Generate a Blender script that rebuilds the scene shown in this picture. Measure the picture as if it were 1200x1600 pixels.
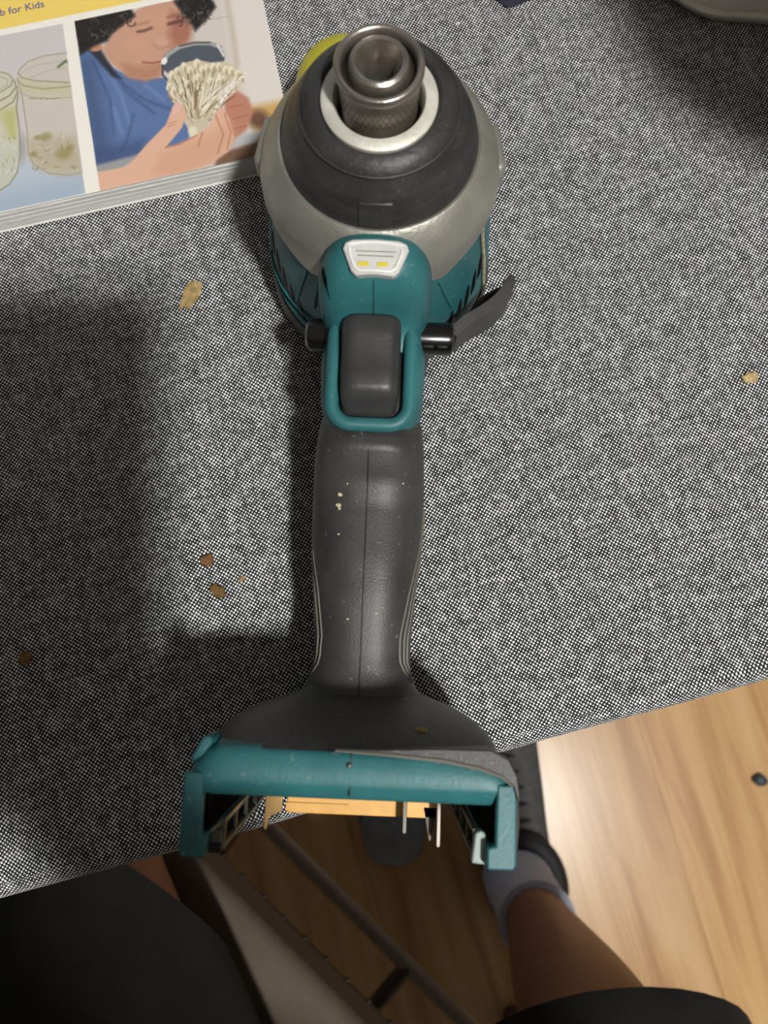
import bpy, bmesh, math, random
import numpy as np
from mathutils import Vector, Matrix

rnd = random.Random(7)
for o in list(bpy.data.objects):
    bpy.data.objects.remove(o, do_unlink=True)
scene = bpy.context.scene
COL = scene.collection
TZ = 0.75            # height of the table's cloth surface above the floor
CAMH = 0.275         # lens above the cloth

# ------------------------------------------------------------------ camera
cam_d = bpy.data.cameras.new('camera')
cam = bpy.data.objects.new('camera', cam_d)
COL.objects.link(cam)
cam.location = (0, 0, TZ + CAMH)
cam.rotation_euler = (math.radians(10.0), 0, 0)
cam_d.sensor_fit = 'VERTICAL'
cam_d.sensor_height = 36.0
cam_d.lens = 27.0
cam_d.clip_start = 0.02
cam_d.dof.use_dof = True
cam_d.dof.focus_distance = 0.262
cam_d.dof.aperture_fstop = 14.0
scene.camera = cam

# ------------------------------------------------------------------ light
scene.view_settings.view_transform = 'Standard'
scene.view_settings.look = 'None'
scene.view_settings.gamma = 1.0
scene.view_settings.use_curve_mapping = False
scene.view_settings.exposure = 0.0

world = bpy.data.worlds.new('world')
scene.world = world
world.use_nodes = True
bg = world.node_tree.nodes['Background']
bg.inputs['Color'].default_value = (0.72, 0.86, 1.0, 1)
bg.inputs['Strength'].default_value = 0.38

LAMP = Vector((0.56, -0.66, 2.50))
LAMP_RADIANCE = 820.0

# ------------------------------------------------------------------ helpers
def lin(c):
    return tuple(((v / 255.0) / 12.92 if v / 255.0 <= 0.04045 else ((v / 255.0 + 0.055) / 1.055) ** 2.4) for v in c)

MATS = {}
def mat(name, col, rough=0.5, metal=0.0, var=0.0, scale=40.0, bump=0.0, bscale=300.0, spec=0.5,
        col2=None, dirt=0.0, stretch=(1, 1, 1), coat=0.0, trans=0.0):
    """procedural principled material: two-tone noise colour, fine bump, worn specks"""
    m = bpy.data.materials.new(name)
    m.use_nodes = True
    nt = m.node_tree; N = nt.nodes; L = nt.links
    b = N['Principled BSDF']
    c = lin(col) + (1,)
    c2 = (lin(col2) if col2 else tuple(min(1, v * (1 + var) + 0.01 * var) for v in c[:3])) + (1,)
    tc = N.new('ShaderNodeTexCoord')
    mp = N.new('ShaderNodeMapping'); mp.inputs['Scale'].default_value = stretch
    L.new(tc.outputs['Object'], mp.inputs['Vector'])
    nz = N.new('ShaderNodeTexNoise'); nz.inputs['Scale'].default_value = scale; nz.inputs['Detail'].default_value = 5
    L.new(mp.outputs['Vector'], nz.inputs['Vector'])
    mx = N.new('ShaderNodeMix'); mx.data_type = 'RGBA'
    rp = N.new('ShaderNodeMapRange'); rp.inputs[1].default_value = 0.35; rp.inputs[2].default_value = 0.68
    L.new(nz.outputs['Fac'], rp.inputs[0])
    L.new(rp.outputs[0], mx.inputs[0])
    mx.inputs[6].default_value = c
    mx.inputs[7].default_value = c2
    out = mx.outputs[2]
    if dirt > 0:
        n2 = N.new('ShaderNodeTexNoise'); n2.inputs['Scale'].default_value = scale * 9; n2.inputs['Detail'].default_value = 3
        L.new(tc.outputs['Object'], n2.inputs['Vector'])
        r2 = N.new('ShaderNodeMapRange'); r2.inputs[1].default_value = 0.66; r2.inputs[2].default_value = 0.74
        r2.inputs[4].default_value = dirt
        L.new(n2.outputs['Fac'], r2.inputs[0])
        m2 = N.new('ShaderNodeMix'); m2.data_type = 'RGBA'
        L.new(r2.outputs[0], m2.inputs[0]); L.new(out, m2.inputs[6])
        m2.inputs[7].default_value = lin((175, 170, 155)) + (1,)
        out = m2.outputs[2]
    L.new(out, b.inputs['Base Color'])
    b.inputs['Roughness'].default_value = rough
    b.inputs['Metallic'].default_value = metal
    b.inputs['Specular IOR Level'].default_value = spec
    b.inputs['Coat Weight'].default_value = coat
    b.inputs['Transmission Weight'].default_value = trans
    if bump > 0:
        n3 = N.new('ShaderNodeTexNoise'); n3.inputs['Scale'].default_value = bscale; n3.inputs['Detail'].default_value = 3
        L.new(tc.outputs['Object'], n3.inputs['Vector'])
        bp = N.new('ShaderNodeBump'); bp.inputs['Strength'].default_value = bump; bp.inputs['Distance'].default_value = 0.0006
        L.new(n3.outputs['Fac'], bp.inputs['Height'])
        L.new(bp.outputs['Normal'], b.inputs['Normal'])
    MATS[name] = m
    return m

class MB:
    """collects polygons and links them as one mesh object; s scales the given units to metres"""
    def __init__(self, s=1.0):
        self.v = []; self.f = []; self.s = s
    def add(self, vs, fs):
        o = len(self.v)
        self.v += [tuple(p) for p in vs]
        self.f += [tuple(i + o for i in f) for f in fs]
        return self
    def box(self, x0, x1, y0, y1, z0, z1, M=None):
        vs = [(x, y, z) for z in (z0, z1) for y in (y0, y1) for x in (x0, x1)]
        if M is not None:
            vs = [tuple(M @ Vector(p)) for p in vs]
        return self.add(vs, [(0, 2, 3, 1), (4, 5, 7, 6), (0, 1, 5, 4), (2, 6, 7, 3), (0, 4, 6, 2), (1, 3, 7, 5)])
    def rings(self, R, cap0=True, cap1=True, closed=False):
        n = len(R[0]); vs = [p for r in R for p in r]; fs = []
        m = len(R)
        for i in range(m - 1 + (1 if closed else 0)):
            a = i * n; b = ((i + 1) % m) * n
            for k in range(n):
                k2 = (k + 1) % n
                fs.append((a + k, a + k2, b + k2, b + k))
        if not closed:
            if cap0: fs.append(tuple(reversed(range(n))))
            if cap1: fs.append(tuple(range((m - 1) * n, m * n)))
        return self.add(vs, fs)
    def lathe(self, prof, n=64, cx=0, cy=0, cap0=False, cap1=False):
        R = [[(cx + r * math.sin(2 * math.pi * k / n), cy - r * math.cos(2 * math.pi * k / n), z) for k in range(n)] for r, z in prof]
        return self.rings(R, cap0, cap1)
    def tube(self, path, rad, n=12, cap=True, sx=1.0, up=Vector((0, 0, 1)), closed=False):
        P = [Vector(p) for p in path]; m = len(P)
        if not hasattr(rad, '__len__'): rad = [rad] * m
        R = []
        for i in range(m):
            if closed: t = P[(i + 1) % m] - P[i - 1]
            else: t = P[min(i + 1, m - 1)] - P[max(i - 1, 0)]
            t.normalize()
            a = up.cross(t)
            if a.length < 1e-3: a = Vector((1, 0, 0)).cross(t)
            a.normalize(); b = t.cross(a)
            R.append([tuple(P[i] + (a * math.cos(2 * math.pi * k / n) * sx + b * math.sin(2 * math.pi * k / n)) * rad[i]) for k in range(n)])
        return self.rings(R, cap, cap, closed)
    def loft_y(self, st, n=48, cap0=True, cap1=True):
        """stations (y, cx, half width, z bottom, z top, exponent)"""
        R = []
        for y, cx, w, zb, zt, e in st:
            ring = []
            for k in range(n):
                t = 2 * math.pi * k / n; c, s = math.cos(t), math.sin(t)
                ring.append((cx + w * math.copysign(abs(c) ** (2 / e), c), y, (zb + zt) / 2 + (zt - zb) / 2 * math.copysign(abs(s) ** (2 / e), s)))
            R.append(ring)
        return self.rings(R, cap0, cap1)
    def ball(self, c, r, nu=20, nv=12, jit=0.0, seed=0):
        if not hasattr(r, '__len__'): r = (r, r, r)
        g = random.Random(seed); R = []
        for i in range(1, nv):
            a = math.pi * i / nv
            R.append([])
            for k in range(nu):
                t = 2 * math.pi * k / nu; q = 1 + g.uniform(-jit, jit)
                R[-1].append((c[0] + r[0] * q * math.sin(a) * math.cos(t), c[1] + r[1] * q * math.sin(a) * math.sin(t), c[2] - r[2] * q * math.cos(a)))
        return self.rings(R, True, True)
    def prism(self, pts, z0, z1, M=None):
        n = len(pts)
        vs = [(x, y, z0) for x, y in pts] + [(x, y, z1) for x, y in pts]
        if M is not None: vs = [tuple(M @ Vector(p)) for p in vs]
        fs = [tuple(reversed(range(n))), tuple(range(n, 2 * n))] + [(k, (k + 1) % n, n + (k + 1) % n, n + k) for k in range(n)]
        return self.add(vs, fs)
    def build(self, name, m, parent=None, smooth=True, angle=38, bevel=0.0, seg=2, subsurf=0):
        me = bpy.data.meshes.new(name)
        me.from_pydata([(x * self.s, y * self.s, z * self.s) for x, y, z in self.v], [], self.f)
        bm = bmesh.new(); bm.from_mesh(me)
        bmesh.ops.recalc_face_normals(bm, faces=bm.faces)
        bm.to_mesh(me); bm.free()
        if smooth:
            me.shade_smooth(); me.set_sharp_from_angle(angle=math.radians(angle))
        o = bpy.data.objects.new(name, me)
        COL.objects.link(o)
        if m is not None: me.materials.append(m)
        if parent is not None: o.parent = parent
        if bevel > 0:
            b = o.modifiers.new('bevel', 'BEVEL'); b.width = bevel; b.segments = seg; b.limit_method = 'ANGLE'; b.angle_limit = math.radians(40)
        if subsurf:
            b = o.modifiers.new('subsurf', 'SUBSURF'); b.levels = subsurf; b.render_levels = subsurf
        return o

def smooth_path(pts, n=6):
    """Catmull-Rom resampling"""
    P = [Vector(p) for p in pts]; out = []
    for i in range(len(P) - 1):
        p0 = P[max(i - 1, 0)]; p1 = P[i]; p2 = P[i + 1]; p3 = P[min(i + 2, len(P) - 1)]
        for k in range(n):
            t = k / n
            out.append(0.5 * ((2 * p1) + (-p0 + p2) * t + (2 * p0 - 5 * p1 + 4 * p2 - p3) * t * t + (-p0 + 3 * p1 - 3 * p2 + p3) * t ** 3))
    out.append(P[-1])
    return out

def tag(o, label=None, cat=None, group=None, kind=None):
    if label: o['label'] = label
    if cat: o['category'] = cat
    if group: o['group'] = group
    if kind: o['kind'] = kind
    return o

def empty(name, loc, rz=0.0):
    o = bpy.data.objects.new(name, None)
    o.empty_display_size = 0.02
    COL.objects.link(o); o.location = loc; o.rotation_euler = (0, 0, rz)
    return o

# ------------------------------------------------------------------ materials
M_TEAL = mat('teal_plastic', (38, 95, 99), 0.48, var=0.4, scale=55, bump=0.15, bscale=900, dirt=0.22)
M_BLACK = mat('black_rubber', (51, 50, 49), 0.47, var=0.45, scale=70, bump=0.18, bscale=1500, dirt=0.25)
M_BUMPER = mat('bumper_rubber', (44, 43, 43), 0.48, var=0.5, scale=90, bump=0.3, bscale=700, dirt=0.2, stretch=(1, 1, 3))
M_TRIG = mat('trigger_plastic', (50, 50, 50), 0.42, var=0.25, scale=120, bump=0.12, bscale=1200)
M_DARK = mat('dark_plastic', (14, 14, 15), 0.5, var=0.3, scale=90)
M_GLOSS = mat('glossy_black_plastic', (13, 13, 14), 0.22, var=0.3, scale=90)
M_RIDGE = mat('lit_ridge_rubber', (104, 100, 92), 0.5, var=0.2)  # paler than the grip: light on the ridge edges put into the colour
M_SILVER = mat('cast_aluminium', (150, 148, 140), 0.44, 0.55, var=0.4, scale=60, bump=0.3, bscale=600, dirt=0.2)
M_RING = mat('nose_ring_alloy', (205, 203, 192), 0.5, 0.3, var=0.25, scale=150, bump=0.25, bscale=700)
M_STEEL = mat('worn_steel', (156, 149, 142), 0.30, 0.85, var=0.4, scale=150, bump=0.12, bscale=900)
M_STEEL_D = mat('dark_steel', (66, 60, 56), 0.35, 0.7, var=0.4, scale=150)
M_CHROME = mat('polished_steel', (200, 196, 188), 0.18, 1.0, var=0.15, scale=150)
M_LENS = mat('clear_lens', (204, 204, 202), 0.15, var=0.12, scale=200, coat=0.6)
M_LENSW = mat('white_lens_frame', (232, 230, 226), 0.3, var=0.05)
M_LED = mat('yellow_led_chip', (214, 196, 78), 0.4, var=0.1)
M_TAN = mat('tan_terminal_plastic', (224, 170, 92), 0.5, var=0.15, scale=200)
M_BRASS = mat('brass_contact', (206, 168, 112), 0.3, 0.7, var=0.2, scale=200)
M_CREAM = mat('cream_label_edge', (214, 204, 172), 0.8, var=0.25, scale=600, bump=0.5, bscale=1500, col2=(160, 150, 118))
M_PALETEAL = mat('worn_pale_teal', (150, 166, 160), 0.5, var=0.2, scale=200)
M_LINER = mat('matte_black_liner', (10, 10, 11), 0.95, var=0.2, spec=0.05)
M_HOOK = mat('hook_grey', (66, 64, 62), 0.5, 0.2, var=0.3, scale=120, bump=0.2, bscale=900)

# ================================================================== SETTING
def plank_material():
    m = bpy.data.materials.new('oak_laminate'); m.use_nodes = True
    nt = m.node_tree; N = nt.nodes; L = nt.links; b = N['Principled BSDF']
    tc = N.new('ShaderNodeTexCoord'); oi = N.new('ShaderNodeObjectInfo')
    ad = N.new('ShaderNodeVectorMath'); ad.operation = 'ADD'
    ml = N.new('ShaderNodeVectorMath'); ml.operation = 'SCALE'; ml.inputs['Scale'].default_value = 13.0
    cb = N.new('ShaderNodeCombineXYZ')
    L.new(oi.outputs['Random'], cb.inputs[0]); L.new(oi.outputs['Random'], cb.inputs[1])
    L.new(cb.outputs[0], ml.inputs[0])
    L.new(tc.outputs['Object'], ad.inputs[0]); L.new(ml.outputs[0], ad.inputs[1])
    mp = N.new('ShaderNodeMapping'); mp.inputs['Scale'].default_value = (16, 1.5, 1)
    L.new(ad.outputs[0], mp.inputs[0])
    n1 = N.new('ShaderNodeTexNoise'); n1.inputs['Scale'].default_value = 1.6; n1.inputs['Detail'].default_value = 6; n1.inputs['Distortion'].default_value = 0.9
    L.new(mp.outputs[0], n1.inputs[0])
    mp2 = N.new('ShaderNodeMapping'); mp2.inputs['Scale'].default_value = (160, 5, 1)
    L.new(ad.outputs[0], mp2.inputs[0])
    n2 = N.new('ShaderNodeTexNoise'); n2.inputs['Scale'].default_value = 1.5; n2.inputs['Detail'].default_value = 3
    L.new(mp2.outputs[0], n2.inputs[0])
    cr = N.new('ShaderNodeValToRGB')
    e = cr.color_ramp.elements
    e[0].position = 0.30; e[0].color = lin((184, 136, 86)) + (1,)
    e[1].position = 0.72; e[1].color = lin((224, 184, 132)) + (1,)
    k = cr.color_ramp.elements.new(0.5); k.color = lin((208, 164, 110)) + (1,)
    mx = N.new('ShaderNodeMath'); mx.operation = 'MULTIPLY_ADD'; mx.inputs[1].default_value = 0.22
    L.new(n2.outputs['Fac'], mx.inputs[0])
    sb = N.new('ShaderNodeMath'); sb.operation = 'SUBTRACT'; sb.inputs[1].default_value = 0.11
    L.new(n1.outputs['Fac'], sb.inputs[0]); L.new(sb.outputs[0], mx.inputs[2])
    L.new(mx.outputs[0], cr.inputs[0])
    hs = N.new('ShaderNodeHueSaturation')
    mr = N.new('ShaderNodeMapRange'); mr.inputs[3].default_value = 0.90; mr.inputs[4].default_value = 1.08
    L.new(oi.outputs['Random'], mr.inputs[0]); L.new(mr.outputs[0], hs.inputs['Value'])
    L.new(cr.outputs[0], hs.inputs['Color']); L.new(hs.outputs[0], b.inputs['Base Color'])
    b.inputs['Roughness'].default_value = 0.30
    b.inputs['Specular IOR Level'].default_value = 0.5
    return m
M_PLANK = plank_material()
M_GAP = mat('plank_joint', (190, 145, 95), 0.8, var=0.2)
M_PAINT = mat('white_ceiling_paint', (232, 230, 224), 0.9, var=0.05, scale=20, bump=0.2, bscale=120)

floor = MB().box(-2.2, 2.2, -2.2, 2.2, -0.05, -0.0095).build('floor', M_GAP)
tag(floor, 'honey oak laminate floor under the table', 'floor', kind='structure')
floor.rotation_euler = (0, 0, math.radians(15))
PW, PLN = 0.195, 1.25
pm = MB().box(-PW / 2 + 0.0001, PW / 2 - 0.0001, -PLN / 2 + 0.0001, PLN / 2 - 0.0001, -0.0095, 0.0)
plank0 = None
for i in range(22):
    for j in range(-1, 4):
        x = -2.145 + i * PW
        y0 = -2.0 + j * PLN + (i * 0.47 % 1.0) * PLN
        if x + PW / 2 > 2.2 or y0 - PLN / 2 > 2.15 or y0 + PLN / 2 < -2.15: continue
        if plank0 is None:
            plank0 = pm.build('plank', M_PLANK, floor, smooth=False, bevel=0.0002, seg=1); p = plank0
        else:
            p = plank0.copy(); COL.objects.link(p)
        p.location = (x, y0, 0)

ceil = MB().box(-2.4, 2.4, -2.4, 2.4, 2.55, 2.62).build('ceiling', M_PAINT, smooth=False)
tag(ceil, 'plain white painted ceiling over the table', 'ceiling', kind='structure')

# three plain walls; the far side of the room is open to daylight
M_WALL = mat('grey_wall_paint', (112, 116, 122), 0.9, var=0.05, scale=15, bump=0.2, bscale=120)
for nm, b_ in (('wall_back', (-2.4, 2.4, -2.4, -2.3, -0.05, 2.55)), ('wall_left', (-2.4, -2.3, -2.3, 2.4, -0.05, 2.55)), ('wall_right', (2.3, 2.4, -2.3, 2.4, -0.05, 2.55))):
    w_ = MB().box(*b_).build(nm, M_WALL, smooth=False)
    tag(w_, {'wall_back': 'plain grey wall behind the sitting person', 'wall_left': 'plain grey wall left of the table', 'wall_right': 'plain grey wall right of the table'}[nm], 'wall', kind='structure')

# flush ceiling lamp: the light of the room
def ceiling_lamp():
    root = empty('ceiling_lamp', (LAMP.x, LAMP.y, 2.55))
    tag(root, 'round white glass lamp mounted flush on the ceiling', 'lamp')
    MB().lathe([(0.0, 0.0), (0.11, 0.0), (0.112, -0.03), (0.105, -0.036), (0.0, -0.036)], 40).build('lamp_base', M_LENSW, root)
    m = bpy.data.materials.new('lit_opal_glass'); m.use_nodes = True
    b = m.node_tree.nodes['Principled BSDF']
    b.inputs['Base Color'].default_value = (0.9, 0.88, 0.82, 1)
    b.inputs['Emission Color'].default_value = (1.0, 0.985, 0.95, 1)
    b.inputs['Emission Strength'].default_value = LAMP_RADIANCE
    MB().lathe([(0.072, -0.037), (0.070, -0.050), (0.060, -0.062), (0.040, -0.071), (0.018, -0.075), (0.0008, -0.076)], 40, cap1=True).build('glass_dome', m, root)
ceiling_lamp()

# ================================================================== TABLE AND CLOTH
TA = math.radians(15.56)
E1 = Vector((math.cos(TA), math.sin(TA), 0)); N1 = Vector((-math.sin(TA), math.cos(TA), 0))
T0 = Vector((-0.0, -0.0486, 0))          # point of the table's front edge
M_WOOD = mat('dark_table_wood', (92, 62, 40), 0.45, var=0.35, scale=12, stretch=(8, 1, 1))
table = empty('dining_table', (T0.x, T0.y, 0), TA)
tag(table, 'rectangular dining table under the speckled grey tablecloth', 'table')
TX0, TX1, TD = -0.75, 0.68, 0.86
MB().box(TX0 + 0.004, TX1 - 0.004, 0.005, TD - 0.005, TZ - 0.032, TZ - 0.003).build('tabletop', M_WOOD, table, smooth=False, bevel=0.006, seg=3)
for x in (TX0 + 0.09, TX1 - 0.09):
    for y in (0.1, TD - 0.09):
        MB().box(x - 0.03, x + 0.03, y - 0.03, y + 0.03, 0.001, TZ - 0.03).build('leg', M_WOOD, table, smooth=False, bevel=0.004)
MB().box(TX0 + 0.12, TX1 - 0.12, 0.1, 0.12, TZ - 0.1, TZ - 0.032).build('apron', M_WOOD, table, smooth=False)
MB().box(TX0 + 0.12, TX1 - 0.12, TD - 0.11, TD - 0.09, TZ - 0.1, TZ - 0.032).build('apron', M_WOOD, table, smooth=False)

def cloth_material():
    m = bpy.data.materials.new('black_white_weave'); m.use_nodes = True
    nt = m.node_tree; N = nt.nodes; L = nt.links; b = N['Principled BSDF']
    uv = N.new('ShaderNodeUVMap')
    def math_(op, a, b_=None, c=None):
        n = N.new('ShaderNodeMath'); n.operation = op
        for i, q in enumerate((a, b_, c)):
            if q is None: continue
            if isinstance(q, (int, float)): n.inputs[i].default_value = q
            else: L.new(q, n.inputs[i])
        return n.outputs[0]
    # threads wander a little
    wn = N.new('ShaderNodeTexNoise'); wn.inputs['Scale'].default_value = 90; wn.inputs['Detail'].default_value = 2
    L.new(uv.outputs[0], wn.inputs[0])
    wv = N.new('ShaderNodeVectorMath'); wv.operation = 'MULTIPLY_ADD'
    wv.inputs[1].default_value = (0.0012, 0.0012, 0)
    L.new(wn.outputs['Color'], wv.inputs[0]); L.new(uv.outputs[0], wv.inputs[2])
    sp = N.new('ShaderNodeSeparateXYZ'); L.new(wv.outputs[0], sp.inputs[0])
    pitch = 0.00076
    u = math_('MULTIPLY', sp.outputs[0], math.pi / pitch)
    v = math_('MULTIPLY', sp.outputs[1], math.pi / pitch)
    su = math_('SINE', u); sv = math_('SINE', v)
    chk = math_('MULTIPLY', su, sv)
    # thread to thread and cell to cell variation
    cu = N.new('ShaderNodeCombineXYZ')
    L.new(math_('FLOOR', math_('DIVIDE', sp.outputs[0], pitch)), cu.inputs[0])
    L.new(math_('FLOOR', math_('DIVIDE', sp.outputs[1], pitch)), cu.inputs[1])
    wh = N.new('ShaderNodeTexWhiteNoise'); wh.noise_dimensions = '2D'; L.new(cu.outputs[0], wh.inputs['Vector'])
    def slub(sx, sy):
        mp = N.new('ShaderNodeMapping'); mp.inputs['Scale'].default_value = (sx, sy, 1)
        L.new(uv.outputs[0], mp.inputs[0])
        n = N.new('ShaderNodeTexNoise'); n.inputs['Scale'].default_value = 1; n.inputs['Detail'].default_value = 2
        L.new(mp.outputs[0], n.inputs[0]); return n.outputs['Fac']
    s1 = slub(90, 700); s2 = slub(700, 90); s3 = slub(260, 260)
    var = math_('ADD', math_('ADD', s1, s2), s3)
    var = math_('SUBTRACT', var, 1.5)
    th = math_('MULTIPLY_ADD', var, 0.55, chk)
    th = math_('MULTIPLY_ADD', math_('SUBTRACT', wh.outputs[0], 0.5), 0.34, th)
    mr = N.new('ShaderNodeMapRange'); mr.interpolation_type = 'SMOOTHSTEP'
    mr.inputs[1].default_value = 0.07; mr.inputs[2].default_value = 0.56
    L.new(th, mr.inputs[0])
    mx = N.new('ShaderNodeMix'); mx.data_type = 'RGBA'
    mx.inputs[6].default_value = (0.014, 0.014, 0.016, 1)
    mx.inputs[7].default_value = (0.95, 0.95, 0.95, 1)
    L.new(mr.outputs[0], mx.inputs[0])
    L.new(mx.outputs[2], b.inputs['Base Color'])
    b.inputs['Roughness'].default_value = 0.85
    b.inputs['Specular IOR Level'].default_value = 0.2
    b.inputs['Sheen Weight'].default_value = 0.15
    bp = N.new('ShaderNodeBump'); bp.inputs['Strength'].default_value = 0.35; bp.inputs['Distance'].default_value = 0.0003
    L.new(th, bp.inputs['Height']); L.new(bp.outputs[0], b.inputs['Normal'])
    return m
M_CLOTH = cloth_material()

def fold(s, a0, a1, r=0.006, lean=0.06):
    """arc-length coordinate -> (position, drop, outward bend)"""
    for lo, sg in ((a0, -1), (a1, 1)):
        d = (s - lo) * sg + r          # beyond the start of the rounding
        if d > 0:
            arc = r * math.pi / 2
            if d < arc:
                t = d / r
                return lo + sg * (-r + r * math.sin(t)), r * (1 - math.cos(t))
            return lo - sg * (d - arc) * lean, r + (d - arc)
    return s, 0.0

def make_cloth():
    g = random.Random(3)
    def axis(a0, a1, drop):
        r = 0.006; arc = r * math.pi / 2
        xs = [a0 + r - arc - d for d in (drop, drop * .66, drop * .33, 0.008)]
        xs += [a0 + r - arc * k / 6 for k in range(6, -1, -1)]
        n = 60
        xs += [a0 + r + (a1 - a0 - 2 * r) * k / n for k in range(1, n)]
        xs += [a1 - r + arc * k / 6 for k in range(0, 7)]
        xs += [a1 - r + arc + d for d in (0.008, drop * .33, drop * .66, drop)]
        return xs
    U = axis(TX0, TX1, 0.17); V = axis(0.0, TD, 0.17)
    vs, uvs = [], []
    for v in V:
        for u in U:
            x, dx = fold(u, TX0, TX1); y, dy = fold(v, 0.0, TD)
            wave = 0.00025 * math.sin(u * 41 + 1.3) * math.sin(v * 37 + u * 9)
            ey = 0.0008 * math.sin(u * 33) if dy > 0 and v < 0.1 else 0
            vs.append((x, y + ey, TZ - max(dx, dy) + (wave if dx == 0 and dy == 0 else 0))); uvs.append((u, v))
    nu = len(U)
    fs = [(j * nu + i, j * nu + i + 1, (j + 1) * nu + i + 1, (j + 1) * nu + i) for j in range(len(V) - 1) for i in range(nu - 1)]
    me = bpy.data.meshes.new('tablecloth'); me.from_pydata(vs, [], fs)
    lay = me.uv_layers.new(name='UVMap')
    for l in me.loops: lay.data[l.index].uv = uvs[l.vertex_index]
    me.shade_smooth(); me.materials.append(M_CLOTH)
    o = bpy.data.objects.new('tablecloth', me); COL.objects.link(o)
    o.location = (T0.x, T0.y, 0); o.rotation_euler = (0, 0, TA)
    tag(o, 'black and white speckled woven tablecloth under the power tool', 'tablecloth')
make_cloth()

# ================================================================== IMPACT DRIVER
AX = Vector((-0.0012, 0.1410, TZ))
tool = empty('impact_driver', AX, math.radians(-2.3))
tag(tool, 'worn teal and black cordless impact driver standing on its back, battery removed', 'power tool')
mm = 0.001
def T(): return MB(mm)

# --- motor housing, rear cap, hammer case
T().lathe([(20, 14), (38.6, 14), (38.8, 18), (37.6, 30), (36.2, 44), (34.6, 55), (33.6, 66), (26, 70)], 72).build('motor_housing', M_TEAL, tool)
T().lathe([(0, 0.2), (34, 0.2), (38.5, 1.6), (40, 4.5), (40, 11), (39.2, 14.4), (30, 15)], 72).build('rear_cap', M_BLACK, tool)
# horizontal parting ribs of the housing
for z, r in ((22, 38.9), (27, 38.5)):
    T().tube([(r * math.sin(math.radians(a)), -r * math.cos(math.radians(a)), z) for a in range(-150, -24, 6)], 0.5, 8).build('housing_rib', M_TEAL, tool)

def border(phi):
    xs = [0, 22, 33, 38, 50, 66, 90, 130, 180]; ys = [67, 62, 57.5, 59, 62.5, 65.0, 61.5, 59, 57]
    return float(np.interp(abs(phi), xs, ys))
def case_mesh():
    R = []; n = 96
    rows = [(27.0, 80.2), (28.6, 80.8), (29.8, 80.0), (33.2, 75.2), (35.0, 71.5), (35.6, 68.5), None, 'in']
    for row in rows:
        ring = []
        for k in range(n):
            ph = -180 + 360 * k / n; t = math.radians(ph)
            if row is None: r, z = 35.8, border(ph)
            elif row == 'in': r, z = 33.0, border(ph) - 0.2
            else:
                r, z = row
                z = max(z, border(ph) + 0.3)
            ring.append((r * math.sin(t), -r * math.cos(t), z))
        R.append(ring)
    return T().rings(R, False, False)
case_mesh().build('hammer_case', M_SILVER, tool, angle=30)
for s in (-1, 1):   # the two cast ears at the case's sides
    a = math.radians(100 * s)
    M = Matrix.Rotation(a, 4, 'Z')
    T().box(-8, 8, -36.9, -32, 60, 71.0, M).build('case_lug', M_SILVER, tool, bevel=0.0022, seg=3)
# --- bumper, nose ring, sleeve, anvil
T().lathe([(15.2, 95.4), (16.6, 97.0), (18.6, 96.6), (21.0, 94.6), (21.6, 93.4), (24.6, 89.4), (26.9, 84.4), (27.9, 80.4), (27.6, 79.4)], 96).build('rubber_bumper', M_BUMPER, tool)
T().tube([(21.35 * math.sin(2 * math.pi * k / 72), -21.35 * math.cos(2 * math.pi * k / 72), 94.1) for k in range(72)], 0.45, 8, closed=True).build('bumper_bead', M_BUMPER, tool)
T().box(-4.8, 4.8, -0.35, 0.6, -3.6, 3.6, Matrix.Translation((0, -26.25, 85.2)) @ Matrix.Rotation(math.radians(-23), 4, 'X')).build('bumper_pad', M_BUMPER, tool, bevel=0.0006)
T().lathe([(11.4, 88), (11.6, 96.2), (12.2, 97.2), (14.6, 97.2), (15.4, 96.6), (15.4, 94)], 96).build('nose_ring', M_RING, tool)
T().lathe([(2, 90), (11.5, 90), (11.5, 91)], 48).build('nose_recess', M_DARK, tool)
sleeve = T().lathe([(9.6, 88), (9.9, 90), (10.1, 94), (10.3, 99), (10.5, 106.0), (11.0, 106.4), (11.35, 107.4), (11.3, 108.6), (10.8, 109.2), (10.0, 109.1), (9.5, 108.4), (9.3, 106.8)], 96).build('bit_sleeve', M_STEEL, tool, angle=60)
# knurled band on the sleeve
kn = T(); n = 84
for s in (1, -1):
    for k in range(0, n, 2):
        a0 = 2 * math.pi * k / n
        pts = [((10.12 + 0.03 * j) * math.sin(a0 + s * 0.075 * j), -(10.12 + 0.03 * j) * math.cos(a0 + s * 0.075 * j), 98 + j * 1.6) for j in range(6)]
        kn.tube(pts, 0.24, 4)
kn.build('knurling', M_STEEL_D, sleeve)
T().lathe([(9.6, 106.6), (9.0, 105.6), (6.6, 105.4)], 64).build('sleeve_groove', M_STEEL_D, sleeve)
anv = T()
hexr = []
N_ = 48
def hexrad(t, ap):      # distance from axis to a hexagon's side
    q = (t % (math.pi / 3)) - math.pi / 6
    return ap / math.cos(q)
rows = [(7.9, 104.0, 0), (7.9, 106.8, 0), (7.75, 108.4, 0), (7.3, 109.5, 0), (6.6, 110.0, 0), (5.9, 109.8, 0), (5.3, 108.8, 0), (4.5, 106.6, 0), (3.6, 105.0, 1), (3.4, 92.0, 1)]
R = []
for r, z, hx in rows:
    ring = []
    for k in range(N_):
        t = 2 * math.pi * k / N_
        rr = hexrad(t, r) if hx else r
        ring.append((rr * math.sin(t), -rr * math.cos(t), z))
    R.append(ring)
anv.rings(R, False, False).build('hex_socket', M_STEEL, sleeve, angle=32)
T().lathe([(0, 93), (4.5, 93)], 24).build('socket_floor', M_DARK, sleeve)

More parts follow.
